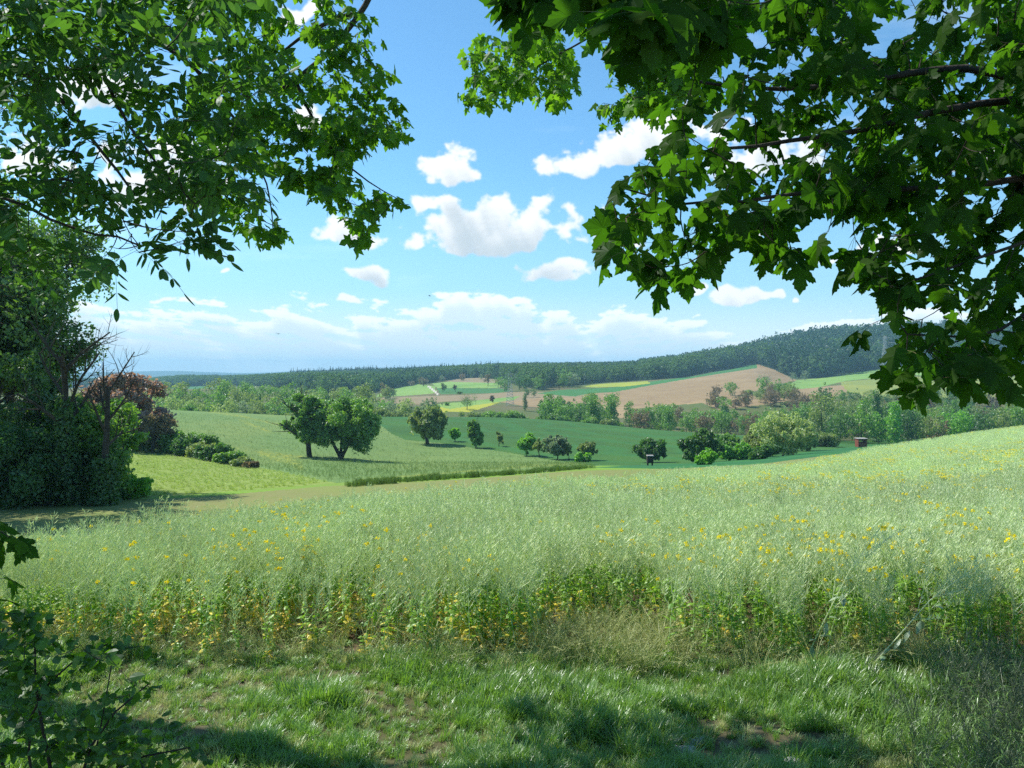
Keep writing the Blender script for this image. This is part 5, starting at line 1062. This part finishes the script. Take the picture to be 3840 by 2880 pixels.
pylon('grey lattice pylon standing in the trees below the middle fields', 510, 480, 20, 4.2)
pylon('tall grey lattice pylon in front of the dark hill forest at the right', 885, 700, 38, 7)
# stones lying in the shaded grass
stm = plainmat('pale_stone', (.34,.34,.32), (.48,.47,.44), 14, .85, .4, 40)
def stone(px, py, r, seed, label, grp='pale stones in the shaded grass'):
    rng = np.random.default_rng(seed); loc = hit(px, py, 5.0); me = bpy.data.meshes.new('stone'); import bmesh
    bm_ = bmesh.new(); bmesh.ops.create_icosphere(bm_, subdivisions=3, radius=r)
    for v_ in bm_.verts:
        c = v_.co; k = 1+.45*(float(fbm(np.array([c.x/r*1.3+seed]), np.array([c.y/r*1.3+c.z/r]), seed, 2)[0])-.5)*2; c *= k; c.z *= .5; c.x *= 1.4
    bm_.to_mesh(me); bm_.free(); me.materials.append(stm); me.polygons.foreach_set('use_smooth', [True]*len(me.polygons))
    o = obj('stone', me, None, (loc[0], loc[1], loc[2]+r*.3)); o.rotation_euler = (0, 0, rng.uniform(0, 3)); tag(o, label, 'stone', grp)
for i, (x, y_, r, lb) in enumerate([(679,741,.07,'pale stone, topmost of the small heap in the shaded grass'),(690,746,.055,'small pale stone in the middle of the shaded heap'),(676,752,.05,'small pale stone at the left of the shaded heap'),(700,744,.05,'small pale stone at the right end of the shaded heap'),(686,753,.06,'pale stone at the bottom of the shaded heap'),(793,765,.055,'single rounded stone at the lower edge of the picture')]): stone(x, y_, r, 30+i, lb)
# fallen rapeseed plant leaning out of the field edge
def fallen(pts, r, seed, label, nleaf=7):
    rng = np.random.default_rng(seed); pts = [np.array(p, float) for p in pts]; o = pts[0].copy(); t = thing('fallen_rapeseed_plant', label, 'plant', tuple(o), 'rapeseed plants fallen over the field edge'); mb = MB()
    P_ = np.array(pts)-o; mb.tube(P_, np.linspace(r, r*.35, len(P_)), 6, 0, .9); L_ = np.linalg.norm(P_[-1]-P_[0])
    for i in range(7):
        q = rng.uniform(.35, .95); j = q*(len(P_)-1); a = int(min(j, len(P_)-2)); b = P_[a]+(P_[a+1]-P_[a])*(j-a); d = nrm(P_[a+1]-P_[a]); e = b+(d+rng.normal(size=3)*.28)*L_*.36; mb.tube([b, (b+e)/2, e], [r*.4, r*.3, r*.2], 4, 0, .9)
        k = 16; tt = rng.uniform(.2, 1, (k, 1)); pods(mb, b+(e-b)*tt, nrm(d+rng.normal(size=(k, 3))*.6), rng.uniform(.04, .07, k), .004, 0, rng, rng.uniform(.6, 1, k))
    st = obj('stem', mb.mesh('stem', [pod_m]), t); lf = MB()
    for i in range(nleaf): q = rng.uniform(.05, .6); blade_leaf(lf, P_[0]+(P_[-1]-P_[0])*q, nrm(rng.normal(size=3)*[1, .6, .8]), .14, .06, 0, rng.random(), .9, 4)
    obj('leaf', lf.mesh('leaf', [leafmat('pale_rape_leaf_%d' % seed, (.20,.32,.16), (.32,.42,.24), (1,1,1), .35, .06)]), t)
fallen([px_at(808, 655, 8.2), px_at(822, 625, 8.1), px_at(850, 570, 8.0), px_at(880, 528, 8.0)], .007, 1, 'pale rapeseed plant leaning right out of the field edge, upper one')
fallen([px_at(870, 668, 8.0), px_at(895, 640, 8.0), px_at(930, 600, 8.1), px_at(985, 560, 8.2)], .007, 2, 'pale rapeseed plant leaning right near its white-green base leaf, lower one', 9)
# birds in the sky
birdm = plainmat('bird_plumage', (.03,.03,.03), (.05,.05,.05), 5, .8)
def bird(px, py, Y, seed, label):
    p = px_at(px, py, Y); t = thing('bird', label, 'bird', tuple(p), 'birds in the sky'); b = MB()
    b.tube([(-.32, 0, 0), (-.2, 0, .02), (0, 0, .03), (.2, 0, .02), (.3, 0, 0)], [.02, .07, .09, .05, .02], 8); obj('body', b.mesh('body', [birdm], True), t)
    for sg in (-1, 1):
        w = MB(); w.add([(-.12, 0, .03), (.12, 0, .03), (.10, sg*.35, .2), (-.12, sg*.35, .2), (-.05, sg*.8, .08)], [[(0, 1, 2, 3)], [(3, 2, 4)]]); wm = w.mesh('wing', [birdm]); wo_ = obj('wing', wm, t)
        md = wo_.modifiers.new('thick', 'SOLIDIFY'); md.thickness = .015
    t.rotation_euler = (.2, .3, .6+seed); t.scale = (.8,)*3
bird(429.5, 296, 170, 0, 'tiny dark bird in the sky above the cloud bank, middle of the picture'); bird(278, 334, 170, 1, 'tiny dark bird low over the cloud bank at the left')
HAZE = 1.7e-4
# ---------------------------------------------------------------- haze
if True:
    m, T, out = newmat('haze_air')
    v = T.node('ShaderNodeVolumePrincipled'); v.inputs['Color'].default_value = (.42, .74, 1, 1); v.inputs['Density'].default_value = HAZE
    v.inputs['Anisotropy'].default_value = .0
    T.l.new(v.outputs[0], out.inputs['Volume'])
    b = MB(); zlo = float(GZ.min())-1.5; zhi = max(float(GZ.max())+45, 95.)
    xh = float(np.abs(GX).max())+50
    b.box((0, 4700, (zlo+zhi)/2), (xh, 4900, (zhi-zlo)/2))
    tag(obj('haze', b.mesh('haze', [m])), kind='stuff')
